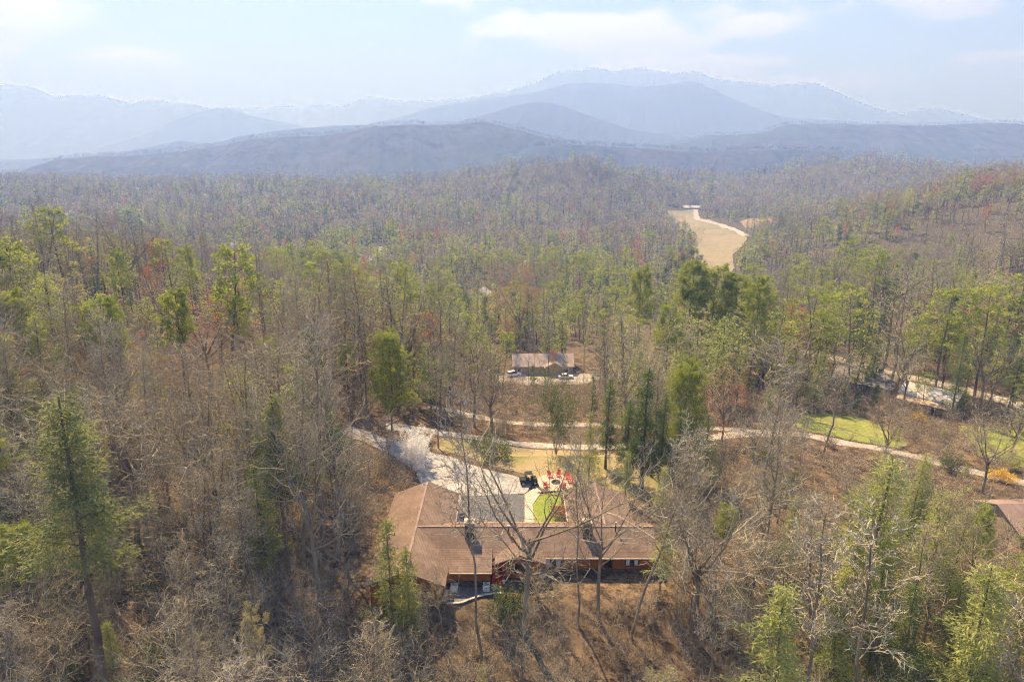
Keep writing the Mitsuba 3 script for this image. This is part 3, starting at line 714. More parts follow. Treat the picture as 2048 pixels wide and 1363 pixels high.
ridge([(760, 215), (900, 202), (1000, 185), (1060, 169), (1125, 143), (1160, 141), (1190, 136), (1225, 142), (1280, 136), (1310, 142), (1350, 146), (1385, 143), (1425, 158), (1490, 163), (1540, 170), (1590, 168), (1622, 167), (1660, 182), (1720, 208), (1760, 222), (1800, 228), (1840, 219), (1862, 217), (1890, 222), (1960, 240), (2000, 246), (2100, 250), (2300, 240)],
      9800, 2400, -110, 'highest long mountain pale in the haze', 71)
ridge([(-500, 200), (-200, 160), (-60, 165), (0, 170), (30, 172), (62, 176), (90, 190), (130, 193), (165, 190), (190, 190), (235, 200), (268, 208), (305, 200), (340, 205), (375, 208), (420, 218), (480, 240), (560, 262), (660, 290)], 9000, 2600, -110, 'long pale mountain on the left', 82)
ridge([(180, 300), (260, 280), (320, 258), (370, 236), (410, 222), (440, 216), (462, 217), (500, 231), (560, 243), (595, 250), (640, 270), (720, 300)], 7000, 1300, -110, 'rounded pale hill left of the middle', 85)
ridge([(380, 225), (470, 215), (530, 217), (560, 212), (610, 214), (640, 210), (680, 213), (735, 195), (770, 198), (810, 204), (860, 203), (920, 198), (1000, 200), (1100, 210)], 11800, 2600, -110, 'faintest mountain on the skyline between the ranges', 93)
ridge([(1850, 262), (1930, 246), (1990, 242), (2050, 240), (2200, 236), (2500, 240)], 11600, 2000, -110, 'faint far mountain at the right end of the skyline', 97)

# ------------------------------------------------------------------ haze
scene['haze_air'] = {'type': 'homogeneous', 'albedo': rgb((0.50, 0.635, 0.86)), 'sigma_t': rgb((1.95e-4, 2.4e-4, 3.6e-4)), 'phase': {'type': 'hg', 'g': 0.25}}
labels['haze'] = {'label': 'pale blue haze over the valleys and ranges', 'category': 'haze', 'kind': 'stuff'}
scene['haze'] = {'type': 'cube', 'to_world': T().translate([0, 5800, 640]).scale([13000, 8750, 780]), 'bsdf': {'type': 'null'}, 'interior': {'type': 'ref', 'id': 'haze_air'}}

# ------------------------------------------------------------------ the brown house
def slab(q, th, up=(0, 0, 1)):
    """A sheet with the top corners q and the thickness th."""
    q = np.asarray(q, float)
    b = q - np.asarray(up, float) * th
    m = trimesh.Trimesh(np.vstack([q, b]), [[0, 1, 2], [0, 2, 3], [6, 5, 4], [7, 6, 4], [0, 4, 5], [0, 5, 1], [1, 5, 6], [1, 6, 2], [2, 6, 7], [2, 7, 3], [3, 7, 4], [3, 4, 0]], process=False)
    m.fix_normals()
    return m


def gable_prism(pts, a, axis, depth):
    """A wall outline pts (across, up) pushed along the axis from a over depth."""
    m = trimesh.creation.extrude_polygon(Polygon(pts), depth, engine='earcut')
    v = m.vertices.copy()
    m.vertices = np.column_stack([v[:, 0], a + v[:, 2], v[:, 1]]) if axis == 'y' else np.column_stack([a + v[:, 2], v[:, 0], v[:, 1]])
    m.fix_normals()
    return m


house = thing('ranch_house', 'long brown roofed wooden ranch house with two wings behind tall bare trees', 'house')
part(house, 'wall', cat([box(-12.0, 17.8, 75.15, 82.3, -1.2, 2.75), gable_prism([(-16.7, -1.6), (-8.35, -1.6), (-8.35, 2.42), (-12.4, 4.05), (-16.7, 2.36)], 69.5, 'y', 21.0),
                         gable_prism([(8.1, -1.2), (16.2, -1.2), (16.2, 2.28), (12.1, 3.9), (8.1, 2.3)], 82.35, 'y', 8.2), box(-8.3, -2.7, 72.5, 75.1, -1.2, 2.25),
                         gable_prism([(-0.95, -1.0), (3.0, -1.0), (3.0, 2.75), (1.02, 3.42), (-0.95, 2.75)], 73.65, 'y', 1.45)]), 'siding')
part(house, 'foundation', cat([box(-2.65, 17.85, 75.06, 75.14, -1.2, 0.42), box(-8.35, -2.6, 72.42, 72.49, -1.2, 0.55), box(-0.98, 3.03, 73.57, 73.64, -1.2, 0.2)]), 'stone_dark')
RZ, RY, FZ, FY, BY = 4.3, 78.7, 2.42, 74.45, 82.95
part(house, 'roof', cat([slab([(-12.4, FY, FZ), (18.3, FY, FZ), (18.3, RY, RZ), (-12.4, RY, RZ)], 0.16), slab([(-12.4, RY, RZ), (18.3, RY, RZ), (18.3, BY, FZ), (-12.4, BY, FZ)], 0.16)]), 'shingles')
part(house, 'roof', cat([slab([(-17.25, 68.7, 2.38), (-12.4, 68.7, 4.34), (-12.4, 91.1, 4.34), (-17.25, 91.1, 2.38)], 0.16), slab([(-12.4, 68.7, 4.34), (-7.72, 68.7, 2.41), (-7.72, 91.1, 2.41), (-12.4, 91.1, 4.34)], 0.16)]), 'shingles', label='left wing roof running front to back')
part(house, 'roof', cat([slab([(7.62, 78.9, 2.40), (12.1, 78.9, 4.21), (12.1, 91.1, 4.21), (7.62, 91.1, 2.40)], 0.16), slab([(12.1, 78.9, 4.21), (16.7, 78.9, 2.36), (16.7, 91.1, 2.36), (12.1, 91.1, 4.21)], 0.16)]), 'shingles', label='right wing roof behind the main ridge')
part(house, 'roof', cat([slab([(-2.12, 73.0, 2.50), (1.02, 73.0, 3.70), (1.02, 77.6, 3.70), (-2.12, 77.6, 2.50)], 0.14), slab([(1.02, 73.0, 3.70), (4.15, 73.0, 2.50), (4.15, 77.6, 2.50), (1.02, 77.6, 3.70)], 0.14)]), 'shingles', label='small gable roof over the entrance')
part(house, 'roof', slab([(-10.6, 71.75, 2.20), (-2.45, 71.75, 2.20), (-2.45, 75.6, 2.96), (-10.6, 75.6, 2.96)], 0.15), 'shingles', label='low pitched roof over the left front room')
caps = [box(-12.3, 18.3, RY - 0.14, RY + 0.14, RZ - 0.02, RZ + 0.035), box(-12.54, -12.26, 68.7, 91.1, 4.32, 4.375), box(11.97, 12.23, 78.95, 91.1, 4.19, 4.245), box(0.9, 1.14, 73.0, 77.3, 3.685, 3.735)]
part(house, 'ridge_cap', cat(caps), 'brown_shingle')
part(house, 'gutter', cat([box(4.2, 18.3, FY - 0.11, FY - 0.005, FZ - 0.17, FZ - 0.03), box(-7.55, -2.45, 71.63, 71.745, 2.03, 2.17), box(-7.6, 7.6, BY + 0.005, BY + 0.12, FZ - 0.17, FZ - 0.02), box(-7.71, -7.6, 83.2, 91.1, 2.23, 2.38), box(7.5, 7.61, 83.2, 91.1, 2.23, 2.38)]), 'trim')
for x, y, w, d, z0, z1, lb in ((-5.4, 77.4, 1.15, 1.0, 2.9, 5.75, 'left dark stone chimney with a pale cap'), (9.6, 77.5, 1.1, 1.0, 2.9, 5.7, 'right dark stone chimney behind the bare conifer')):
    c = part(house, 'chimney', box(x - w / 2, x + w / 2, y - d / 2, y + d / 2, z0, z1), 'stone_dark', label=lb)
    part(c, 'cap', cat([box(x - w / 2 - 0.12, x + w / 2 + 0.12, y - d / 2 - 0.12, y + d / 2 + 0.12, z1 + 0.002, z1 + 0.14), box(x - 0.28, x + 0.28, y - 0.26, y + 0.26, z1 + 0.142, z1 + 0.4)]), 'trim')
for x, y, z in ((-0.45, 77.6, 3.7), (13.3, 78.0, 3.9)):
    v = part(house, 'vent_pipe', trimesh.creation.cylinder(0.075, 1.35, sections=10, transform=trimesh.transformations.translation_matrix([x, y, z + 0.6])), 'dark_trim')
    part(v, 'cap', trimesh.creation.cylinder(0.14, 0.14, sections=10, transform=trimesh.transformations.translation_matrix([x, y, z + 1.36])), 'white_paint')


def window(x0, x1, y, z0, z1, curtains=True):
    w = part(house, 'window', cat([box(x0, x1, y - 0.09, y, z0, z0 + 0.09), box(x0, x1, y - 0.09, y, z1 - 0.09, z1), box(x0, x0 + 0.09, y - 0.09, y, z0 + 0.09, z1 - 0.09), box(x1 - 0.09, x1, y - 0.09, y, z0 + 0.09, z1 - 0.09)]), 'dark_trim')
    part(w, 'pane', box(x0 + 0.09, x1 - 0.09, y - 0.035, y - 0.003, z0 + 0.09, z1 - 0.09), 'dark_glass')
    if curtains:
        t = np.linspace(0, 1, 40)
        for a, b in ((x0 + 0.1, x0 + 0.1 + (x1 - x0) * 0.27), (x1 - 0.1 - (x1 - x0) * 0.27, x1 - 0.1)):
            X, Z = np.meshgrid(a + (b - a) * t, np.array([z0 + 0.1, z1 - 0.1]), indexing='ij')
            Y = y - 0.062 + 0.02 * np.sin(t * 38)[:, None] + 0 * Z
            i = np.arange(39)[:, None] * 2
            part(w, 'curtain', (np.stack([X, Y, Z], -1).reshape(-1, 3), np.vstack([i + [0, 2, 1], i + [1, 2, 3]])), 'curtain')


window(4.1, 6.2, 75.15, 0.85, 2.2)
window(11.6, 12.6, 75.15, 0.6, 2.1, False)
window(14.2, 15.9, 75.15, 0.85, 2.1)
window(0.2, 1.7, 73.65, 0.9, 2.1, False)
window(-13.6, -11.4, 69.5, 0.7, 1.9)
d = part(house, 'door', cat([box(-2.05, -1.1, 75.02, 75.055, 0.0, 2.1)]), 'red_paint', label='bright red front door under the small gable')
part(d, 'pane', box(-1.9, -1.4, 74.99, 75.018, 0.9, 1.9), 'dark_glass')
part(d, 'handle', trimesh.creation.icosphere(2, 0.05).apply_translation([-1.22, 74.98, 1.0]), 'metal_grey')
part(house, 'porch_post', cat([box(-2.32, -2.16, 73.1, 73.26, 0.0, 2.36)]), 'red_paint')
part(house, 'porch_post', cat([box(-1.12, -0.98, 73.3, 73.44, 0.0, 2.5)]), 'red_paint')
part(house, 'porch_floor', box(-2.6, -0.98, 72.7, 75.0, -0.8, 0.02), 'red_paint', label='red painted porch step')

flat('patio', Polygon([(-8.0, 69.4), (-6.6, 69.2), (-4.0, 70.6), (-1.6, 71.2), (-1.2, 72.4), (-8.2, 72.4)]), 0.6, 0.06, 'patio_slate', 'dark shaded stone patio in front of the left front room', 'patio')
wall = thing('retaining_wall', 'curved stone retaining wall with a pale stone top in front of the patio', 'wall')
wl = smooth_line([(-7.7, 68.95), (-6.3, 69.0), (-4.6, 69.9), (-3.2, 70.55), (-1.2, 70.9)], 0.22)
rgw = np.random.default_rng(5)
body, tops = [], []
for n_, (a, b) in enumerate(zip(wl[:-1], wl[1:])):
    dx, dy = b - a
    L = math.hypot(dx, dy); yaw = math.atan2(dy, dx)
    M = trimesh.transformations.translation_matrix([*(a + b) / 2, 0]) @ trimesh.transformations.rotation_matrix(yaw, [0, 0, 1])
    for c in range(5):
        g = trimesh.creation.box([L * 0.95, 0.30 + 0.05 * rgw.random(), 0.255]); g.apply_translation([(c % 2) * 0.05, 0, -1.32 + c * 0.265 + 0.01 * rgw.normal()])
        g.apply_transform(M); body.append(g)
    g = trimesh.creation.icosphere(1, 0.15); g.apply_scale([L / 0.24, 1.25, 0.5 + 0.25 * rgw.random()]); g.apply_translation([0, 0.02 * rgw.normal(), 0.02]); g.apply_transform(M); tops.append(g)
part(wall, 'stone', cat(body), 'stone_wall', kind='stuff')
part(wall, 'coping_stone', cat(tops), 'stone_pale', kind='stuff')
bench = thing('plank_bench', 'pale wooden bench at the left edge of the patio', 'bench')
part(bench, 'seat', cat([box(-8.1 + k * 0.16, -7.96 + k * 0.16, 69.3, 71.1, 0.22, 0.27) for k in range(3)]), 'pale_plank')
for yy in (69.5, 70.9):
    part(bench, 'leg', box(-8.05, -7.75, yy - 0.05, yy + 0.05, -0.4, 0.218), 'pale_plank')
box_seat = thing('storage_box', 'pale yellow wooden box on the patio beside the white unit', 'box')
part(box_seat, 'body', box(-2.45, -1.85, 71.6, 72.1, -0.25, 0.3), 'pale_plank'); part(box_seat, 'lid', box(-2.49, -1.81, 71.56, 72.14, 0.302, 0.35), 'pale_plank')


def condenser(x, y, z, label):
    c = thing('air_conditioner', label, 'air conditioner')
    m = trimesh.creation.box([0.85, 0.85, 0.75]); m.apply_translation([x, y, z + 0.375])
    part(c, 'housing', m, 'white_paint')
    part(c, 'fan_guard', cat([trimesh.creation.annulus(r - 0.02, r, 0.03, sections=20, transform=trimesh.transformations.translation_matrix([x, y, z + 0.77])) for r in (0.12, 0.22, 0.32)]), 'metal_grey')
    part(c, 'fan', cat([trimesh.creation.cylinder(0.05, 0.012, sections=10, transform=trimesh.transformations.translation_matrix([x, y, z + 0.758]))] + [
        slab([(x + 0.05 * math.cos(a), y + 0.05 * math.sin(a), z + 0.757), (x + 0.3 * math.cos(a - 0.3), y + 0.3 * math.sin(a - 0.3), z + 0.757), (x + 0.3 * math.cos(a + 0.3), y + 0.3 * math.sin(a + 0.3), z + 0.757), (x + 0.05 * math.cos(a + 0.5), y + 0.05 * math.sin(a + 0.5), z + 0.757)], 0.006) for a in (0, 2.09, 4.19)]), 'black_rubber')


condenser(-7.0, 71.7, -0.2, 'white air conditioner at the left end of the patio')
condenser(-3.1, 71.8, -0.2, 'white air conditioner beside the pale wooden box on the patio')
condenser(3.75, 74.3, -0.1, 'white air conditioner against the wall right of the small gable')


def chair(x, y, rz, label):
    c = thing('garden_chair', label, 'chair', 'red garden chairs around the fire pit')
    M = trimesh.transformations.translation_matrix([x, y, float(H(x, y)) + 0.07]) @ trimesh.transformations.rotation_matrix(rz, [0, 0, 1])
    put = lambda m: m.apply_transform(M)
    tilt = trimesh.transformations.rotation_matrix(0.42, [1, 0, 0])
    part(c, 'seat', put(cat([trimesh.creation.box([0.56, 0.1, 0.025], transform=trimesh.transformations.translation_matrix([0, -0.28 + 0.115 * k, 0.36 - 0.025 * k])) for k in range(6)])), 'chair_red')
    back = cat([trimesh.creation.box([0.105, 0.025, 0.85 - 0.05 * abs(k - 2) ** 1.5], transform=trimesh.transformations.translation_matrix([-0.24 + 0.12 * k, 0, 0.42])) for k in range(5)])
    back.apply_transform(trimesh.transformations.rotation_matrix(-0.42, [1, 0, 0])); back.apply_translation([0, 0.28, 0.24])
    part(c, 'backrest', put(back), 'chair_red')
    for s_ in (-1, 1):
        part(c, 'armrest', put(trimesh.creation.box([0.13, 0.75, 0.028], transform=trimesh.transformations.translation_matrix([s_ * 0.36, 0.02, 0.56]))), 'chair_red')
        part(c, 'leg', put(trimesh.creation.box([0.035, 0.12, 0.545], transform=trimesh.transformations.translation_matrix([s_ * 0.31, -0.27, 0.272]))), 'chair_red')
        part(c, 'leg', put(trimesh.creation.box([0.035, 0.12, 0.50], transform=trimesh.transformations.translation_matrix([s_ * 0.31, 0.33, 0.25]))), 'chair_red')


FX, FYC = 7.0, 99.2
for a_, dist, lb in ((115, 1.9, 'red garden chair at the back left of the fire pit'), (75, 2.1, 'red garden chair at the back middle of the fire pit'), (35, 2.2, 'red garden chair at the back right of the fire pit'),
                     (-5, 2.3, 'red garden chair on the right side of the fire pit'), (-60, 2.0, 'red garden chair at the front right of the fire pit'), (-135, 2.1, 'red garden chair at the front left of the fire pit')):
    a_r = math.radians(a_)
    chair(FX + dist * math.cos(a_r), FYC + dist * math.sin(a_r), a_r - math.pi / 2, lb)
pit = thing('fire_pit', 'ring of stones of the fire pit between the red chairs', 'fire pit')
hz = float(H(FX, FYC)) + 0.06
for k in range(12):
    g = trimesh.creation.icosphere(1, 0.14); g.apply_scale([1.2, 0.9, 0.8]); g.apply_translation([FX + 0.6 * math.cos(k * 0.5236), FYC + 0.6 * math.sin(k * 0.5236), hz + 0.09]); part(pit, 'stone', g, 'stone_wall', True)
part(pit, 'ash_bed', trimesh.creation.cylinder(0.5, 0.05, sections=16, transform=trimesh.transformations.translation_matrix([FX, FYC, hz + 0.03])), 'black_rubber')

# low hedge stones between the lawn and the fire pit
kerb = thing('stone_border', 'dark stone border between the lawn and the gravel spot', 'border')
for k, (x, y) in enumerate(smooth_line([(4.2, 95.7), (5.8, 95.9), (7.6, 96.3)], 0.42)):
    g = trimesh.creation.icosphere(1, 0.2); g.apply_scale([1.1, 0.8, 0.75 + 0.3 * rgw.random()]); g.apply_translation([x, y, float(H(x, y)) + 0.08]); part(kerb, 'stone', g, 'stone_wall', True)
edge = thing('stone_border', 'pale stone edging along the house end of the lawn', 'border')
for k, (x, y) in enumerate(smooth_line([(3.3, 84.4), (5.5, 84.5), (6.6, 85.2), (7.4, 86.6)], 0.36)):
    g = trimesh.creation.icosphere(1, 0.15); g.apply_scale([1.1, 0.9, 0.7 + 0.3 * rgw.random()]); g.apply_translation([x, y, float(H(x, y)) + 0.08]); part(edge, 'stone', g, 'stone_pale', True)


def wheel_mesh(x, y, z, r, w):
    t = trimesh.creation.cylinder(r, w, sections=18, transform=trimesh.transformations.translation_matrix([x, y, z]) @ trimesh.transformations.rotation_matrix(math.pi / 2, [1, 0, 0]))
    rim = trimesh.creation.cylinder(r * 0.6, w + 0.02, sections=14, transform=trimesh.transformations.translation_matrix([x, y, z]) @ trimesh.transformations.rotation_matrix(math.pi / 2, [1, 0, 0]))
    return t, rim


def placed(x, y, rz, dz=0.0):
    M = trimesh.transformations.translation_matrix([x, y, float(H(x, y)) + dz]) @ trimesh.transformations.rotation_matrix(rz, [0, 0, 1])
    return lambda m: m.copy().apply_transform(M)


def loft(profile, half, top_half, y_split):
    """A side profile (x, z) as a body: its width narrows from half at the sill to top_half at the roof."""
    m = trimesh.creation.extrude_polygon(Polygon(profile), 1.0, engine='earcut')
    m = m.subdivide()
    v = m.vertices.copy()
    z = v[:, 1]
    w = np.where(z < y_split, half, half + (top_half - half) * np.clip((z - y_split) / max(0.01, z.max() - y_split), 0, 1))
    m.vertices = np.column_stack([v[:, 0], (v[:, 2] - 0.5) * 2 * w, z])
    m.fix_normals()
    return m


def car(x, y, rz, label, suv=False):
    c = thing('parked_car', label, 'car')
    put = placed(x, y, rz, 0.1)
    roof_z, belt = (1.75, 1.05) if suv else (1.45, 0.92)
    body = [(-2.35, 0.32), (2.3, 0.32), (2.38, 0.62), (2.2, belt - 0.12), (1.05, belt), (-1.75 if not suv else -2.3, belt + 0.03), (-2.3, belt - 0.05), (-2.4, 0.6)]
    part(c, 'body', put(loft(body, 0.9, 0.84, 0.7)), 'paint_white')
    cab = [(1.0, belt - 0.01), (0.25, roof_z - 0.03), (-0.1, roof_z), (-1.1 if not suv else -2.0, roof_z - 0.02), (-1.85 if not suv else -2.28, belt)]
    part(c, 'window', put(loft(cab, 0.84, 0.62, belt)), 'dark_glass')
    rf = [(0.3, roof_z - 0.05), (0.2, roof_z + 0.015), (-0.1, roof_z + 0.03), (-1.1 if not suv else -2.0, roof_z + 0.015), (-1.25 if not suv else -2.1, roof_z - 0.07)]
    part(c, 'roof', put(loft(rf, 0.66, 0.6, roof_z - 0.05)), 'paint_white')
    for sx in (-1.45, 1.42):
        for sy in (-0.8, 0.8):
            t, r = wheel_mesh(sx, sy, 0.32, 0.33, 0.22)
            w = part(c, 'wheel', put(t), 'black_rubber'); part(w, 'rim', put(r), 'metal_grey')
    for sy in (-0.6, 0.6):
        part(c, 'headlight', put(box(2.28, 2.38, sy - 0.2, sy + 0.2, 0.62, 0.76)), 'metal_grey')
        part(c, 'tail_light', put(box(-2.42, -2.32, sy - 0.2, sy + 0.2, 0.66, 0.82)), 'red_paint')


car(17.0, 204.6, 0.12, 'white sedan parked beside the tan house in the woods')
car(0.6, 206.8, 0.5, 'white car half hidden by twigs, left of the tan house', True)
# dark utility vehicle at the edge of the driveway
u = thing('utility_vehicle', 'small dark open utility vehicle parked at the end of the driveway', 'vehicle')
put = placed(2.6, 98.8, 0.15, 0.05)
part(u, 'body', put(cat([loft([(-1.35, 0.45), (1.3, 0.45), (1.4, 0.75), (1.25, 1.02), (0.55, 1.05), (0.45, 0.6), (-0.35, 0.6), (-0.4, 0.95), (-1.4, 0.95)], 0.68, 0.62, 0.7)])), 'rail_green')
part(u, 'seat', put(cat([box(-0.35, 0.15, -0.55, 0.55, 0.62, 0.82), box(-0.42, -0.3, -0.55, 0.55, 0.82, 1.3)])), 'black_rubber')
part(u, 'roof', put(box(-0.55, 0.6, -0.62, 0.62, 1.82, 1.88)), 'rail_green')
part(u, 'roll_cage', put(cat([trimesh.creation.cylinder(0.03, segment=[(a, s_ * 0.58, 0.9), (b, s_ * 0.56, 1.82)], sections=8) for s_ in (-1, 1) for a, b in ((0.75, 0.5), (-0.45, -0.5))])), 'black_rubber')
part(u, 'steering_wheel', put(trimesh.creation.torus(0.17, 0.02, major_sections=16, minor_sections=6).apply_transform(trimesh.transformations.rotation_matrix(1.0, [0, 1, 0])).apply_translation([0.42, 0.28, 1.12])), 'black_rubber')
for sx in (-0.95, 0.95):
    for sy in (-0.66, 0.66):
        t, r = wheel_mesh(sx, sy, 0.33, 0.33, 0.26)
        w = part(u, 'wheel', put(t), 'black_rubber'); part(w, 'rim', put(r), 'metal_grey')
grill = thing('barbecue_grill', 'black barbecue grill in the left corner of the dark courtyard', 'grill')
put = placed(-6.7, 84.1, 0.1, 0.05)
lid = trimesh.creation.cylinder(0.32, 1.0, sections=20); lid.apply_transform(trimesh.transformations.rotation_matrix(math.pi / 2, [0, 1, 0])); lid.apply_translation([0, 0, 0.98])
part(grill, 'lid', put(lid), 'black_rubber'); part(grill, 'firebox', put(box(-0.5, 0.5, -0.3, 0.3, 0.68, 0.95)), 'black_rubber')
for sx in (0.52, -0.95): part(grill, 'shelf', put(box(sx, sx + 0.43, -0.26, 0.26, 0.9, 0.94)), 'metal_grey')
for sx in (-0.44, 0.44):
    for sy in (-0.24, 0.24): part(grill, 'leg', put(box(sx - 0.03, sx + 0.03, sy - 0.03, sy + 0.03, 0.0, 0.678)), 'black_rubber')
pot = thing('plant_pot', 'white flower pot on the porch step beside the red door', 'pot')
part(pot, 'pot', trimesh.creation.revolve([(0.0, 0), (0.16, 0), (0.22, 0.36), (0.19, 0.36), (0.15, 0.05), (0, 0.05)], sections=16).apply_translation([-1.0, 72.75, 0.03]), 'white_paint', True)
urn = thing('stone_urn', 'dark round planter at the house end of the small lawn', 'planter')
part(urn, 'bowl', trimesh.creation.revolve([(0.0, 0), (0.22, 0), (0.38, 0.3), (0.42, 0.5), (0.36, 0.5), (0.3, 0.2), (0, 0.15)], sections=18).apply_translation([3.5, 84.3, 0.06]), 'rail_green', True)


# ------------------------------------------------------------------ the neighbours' houses
def gable_house(name, label, x, y, rz, L, W, eave, rise, roof_mat, wall_mat, windows=3, porch=0.0, porch_mat=None, gable=None, chimney=None, over=0.5, base=-1.5, category='house'):
    k = thing(name, label, category)
    put = placed(x, y, rz)
    P = lambda n_, m, mat, **kw: part(k, n_, put(m), mat, **kw)
    a, b = L / 2, W / 2
    P('wall', gable_prism([(-b, base), (b, base), (b, eave), (0, eave + rise), (-b, eave)], -a, 'x', L), wall_mat)
    sl = rise / b
    A, B, ez = a + over, b + over, eave - over * sl + 0.12
    rz_ = eave + rise + 0.12
    P('roof', slab([(-A, -B, ez), (A, -B, ez), (A, 0, rz_), (-A, 0, rz_)], 0.1), roof_mat)
    P('roof', slab([(-A, 0, rz_), (A, 0, rz_), (A, B, ez), (-A, B, ez)], 0.1), roof_mat)
    for i in range(windows):
        wx = -a + L * (i + 0.5) / windows
        w = P('window', cat([box(wx - 0.62, wx + 0.62, -b - 0.06, -b - 0.002, 0.85, 0.95), box(wx - 0.62, wx + 0.62, -b - 0.06, -b - 0.002, 2.0, 2.1), box(wx - 0.62, wx - 0.53, -b - 0.06, -b - 0.002, 0.95, 2.0), box(wx + 0.53, wx + 0.62, -b - 0.06, -b - 0.002, 0.95, 2.0)]), 'white_paint')
        part(w, 'pane', put(box(wx - 0.53, wx + 0.53, -b - 0.03, -b - 0.004, 0.95, 2.0)), 'dark_glass')
    P('door', box(a * 0.32 - 0.45, a * 0.32 + 0.45, -b - 0.05, -b - 0.002, 0.0, 2.0), 'dark_trim')
    if porch:
        P('porch_roof', slab([(-a, -B - porch, ez - 0.75), (a, -B - porch, ez - 0.75), (a, -B + 0.35, ez - 0.12), (-a, -B + 0.35, ez - 0.12)], 0.07), porch_mat or roof_mat)
        for px_ in np.linspace(-a + 0.2, a - 0.2, 5):
            P('porch_post', box(px_ - 0.07, px_ + 0.07, -B - porch + 0.15, -B - porch + 0.29, base, ez - 0.84), 'white_paint')
    if gable:
        gx, gw, gp = gable
        gz = eave + gw * sl
        P('wall', gable_prism([(gx - gw, base), (gx + gw, base), (gx + gw, eave - 0.05), (gx, gz - 0.05), (gx - gw, eave - 0.05)], -b - gp, 'y', gp + 0.3), wall_mat)
        G = gw + 0.4
        P('roof', slab([(gx - G, -b - gp - 0.4, eave - 0.4 * sl + 0.14), (gx, -b - gp - 0.4, gz + 0.14), (gx, 0, gz + 0.14), (gx - G, 0, eave - 0.4 * sl + 0.14)], 0.1), roof_mat)
        P('roof', slab([(gx, -b - gp - 0.4, gz + 0.14), (gx + G, -b - gp - 0.4, eave - 0.4 * sl + 0.14), (gx + G, 0, eave - 0.4 * sl + 0.14), (gx, 0, gz + 0.14)], 0.1), roof_mat)
        f = P('fascia', cat([slab([(gx - G, -b - gp - 0.47, eave - 0.4 * sl + 0.10), (gx, -b - gp - 0.47, gz + 0.10), (gx, -b - gp - 0.41, gz + 0.10), (gx - G, -b - gp - 0.41, eave - 0.4 * sl + 0.10)], 0.22),
                             slab([(gx, -b - gp - 0.47, gz + 0.10), (gx + G, -b - gp - 0.47, eave - 0.4 * sl + 0.10), (gx + G, -b - gp - 0.41, eave - 0.4 * sl + 0.10), (gx, -b - gp - 0.41, gz + 0.10)], 0.22)]), 'white_paint')
    if chimney is not None:
        P('chimney', box(chimney - 0.45, chimney + 0.45, 0.2, 1.0, eave, eave + rise + 1.0), 'stone_dark')
    return k


gable_house('house', 'tan house with a brown roof and front gable among bare trees behind the lane', 10.0, 213.5, 0.0, 19.0, 10.0, 2.9, 2.6, 'pale_shingle', 'tan_siding', 5, gable=(3.6, 3.0, 1.2), base=-3)
gable_house('house', 'grey roofed house behind dark evergreens on the right', 93.5, 171.0, -0.7, 14.0, 10.0, 2.7, 2.2, 'grey_shingle', 'dark_trim', 3, chimney=3.0)
gable_house('house', 'house with a pale tin roof and tan porch roof beside the tall dark conifer', 100.5, 154.0, -0.85, 11.5, 7.0, 3.0, 1.8, 'tin_roof', 'white_wall', 4, porch=2.2, porch_mat='rust_tin')
gable_house('house', 'brown roofed house at the right edge of the photograph below the yellow shrub', 86.5, 98.0, 0.05, 18.0, 10.5, 2.3, 2.2, 'brown_shingle', 'tan_siding', 3)
gable_house('house', 'small house with a rose coloured roof between the distant trees on the left', at(580, 527, 330)[0], 330, 0.3, 12.0, 8.0, 3.2, 3.0, 'rose_shingle', 'white_wall', 2, base=-4)
gable_house('house', 'white house half hidden by trunks in the middle distance', at(963, 520, 380)[0], 380, 1.2, 9.0, 7.0, 5.0, 3.0, 'white_wall', 'white_wall', 2, base=-4)
gable_house('house', 'small brown roofed house among grey trees on the far right slope', at(1868, 604, 270)[0], 270, 0.1, 11.0, 8.0, 2.7, 2.3, 'brown_shingle', 'dark_trim', 2, base=-4)
gable_house('farm_building', 'long white roofed building at the head of the valley field', 309.0, 1196, 0.1, 30.0, 13.0, 3.5, 3.0, 'tin_roof', 'tan_siding', 3, base=-4, category='building')
gable_house('shed', 'small dark roofed shed left of the white roofed building in the valley', 276.0, 1185, 0.3, 16.0, 9.0, 3.5, 2.5, 'dark_trim', 'tan_siding', 2, base=-4, category='shed')
gable_house('barn', 'long white roof on the distant hill at the right', at(1865, 328, 1900)[0], 1900, 0.0, 60.0, 20.0, 6.0, 6.0, 'white_wall', 'white_wall', 3, base=-6, category='barn')
gable_house('house', 'distant house showing one pale roof slope in the left woods', at(455, 463, 620)[0], 620, 0.5, 13.0, 9.0, 5.0, 3.5, 'white_wall', 'tan_siding', 2, base=-4)

# ------------------------------------------------------------------ trees that the photograph shows singly
IN_FRONT = 'tall bare trees in front of the brown house'
hero('bare_tree', 'bare_tree', (915, 800), 61.5, 'tall slender bare tree crossing the left part of the brown house roof', which=7, lean=-3, wide=0.75)
hero('bare_tree', 'fork_tree', (1085, 800), 66.3, 'large bare tree forking widely above the small entrance gable', wide=0.95, yaw=200, lean=4)
hero('bare_tree', 'snag_tree', (1165, 870), 67.2, 'straight bare trunk with short dead boughs in front of the right half of the house', wide=0.8, yaw=50)
hero('bare_tree', 'bare_tree', (1222, 850), 68.0, 'bare tree with a forked top in front of the right part of the house roof', which=5, lean=1.5, wide=0.7, yaw=120)
hero('bare_tree', 'bare_tree', (1395, 890), 66.0, 'bare tree leaning right past the right end of the house', which=1, lean=14, wide=0.8, yaw=40)
hero('bare_tree', 'bare_tree', (595, 760), 71.0, 'tall bare tree with a light trunk and spreading crown left of the house', which=4, lean=-1, yaw=60, wide=0.8)
hero('bare_tree', 'bare_tree', (665, 800), 78.0, 'wide bare tree with long side boughs just left of the driveway', which=5, lean=2, yaw=10)
hero('bare_tree', 'bare_tree', (180, 640), 97.0, 'tall bare tree with a straight dark trunk in the left woods', which=2, yaw=77)
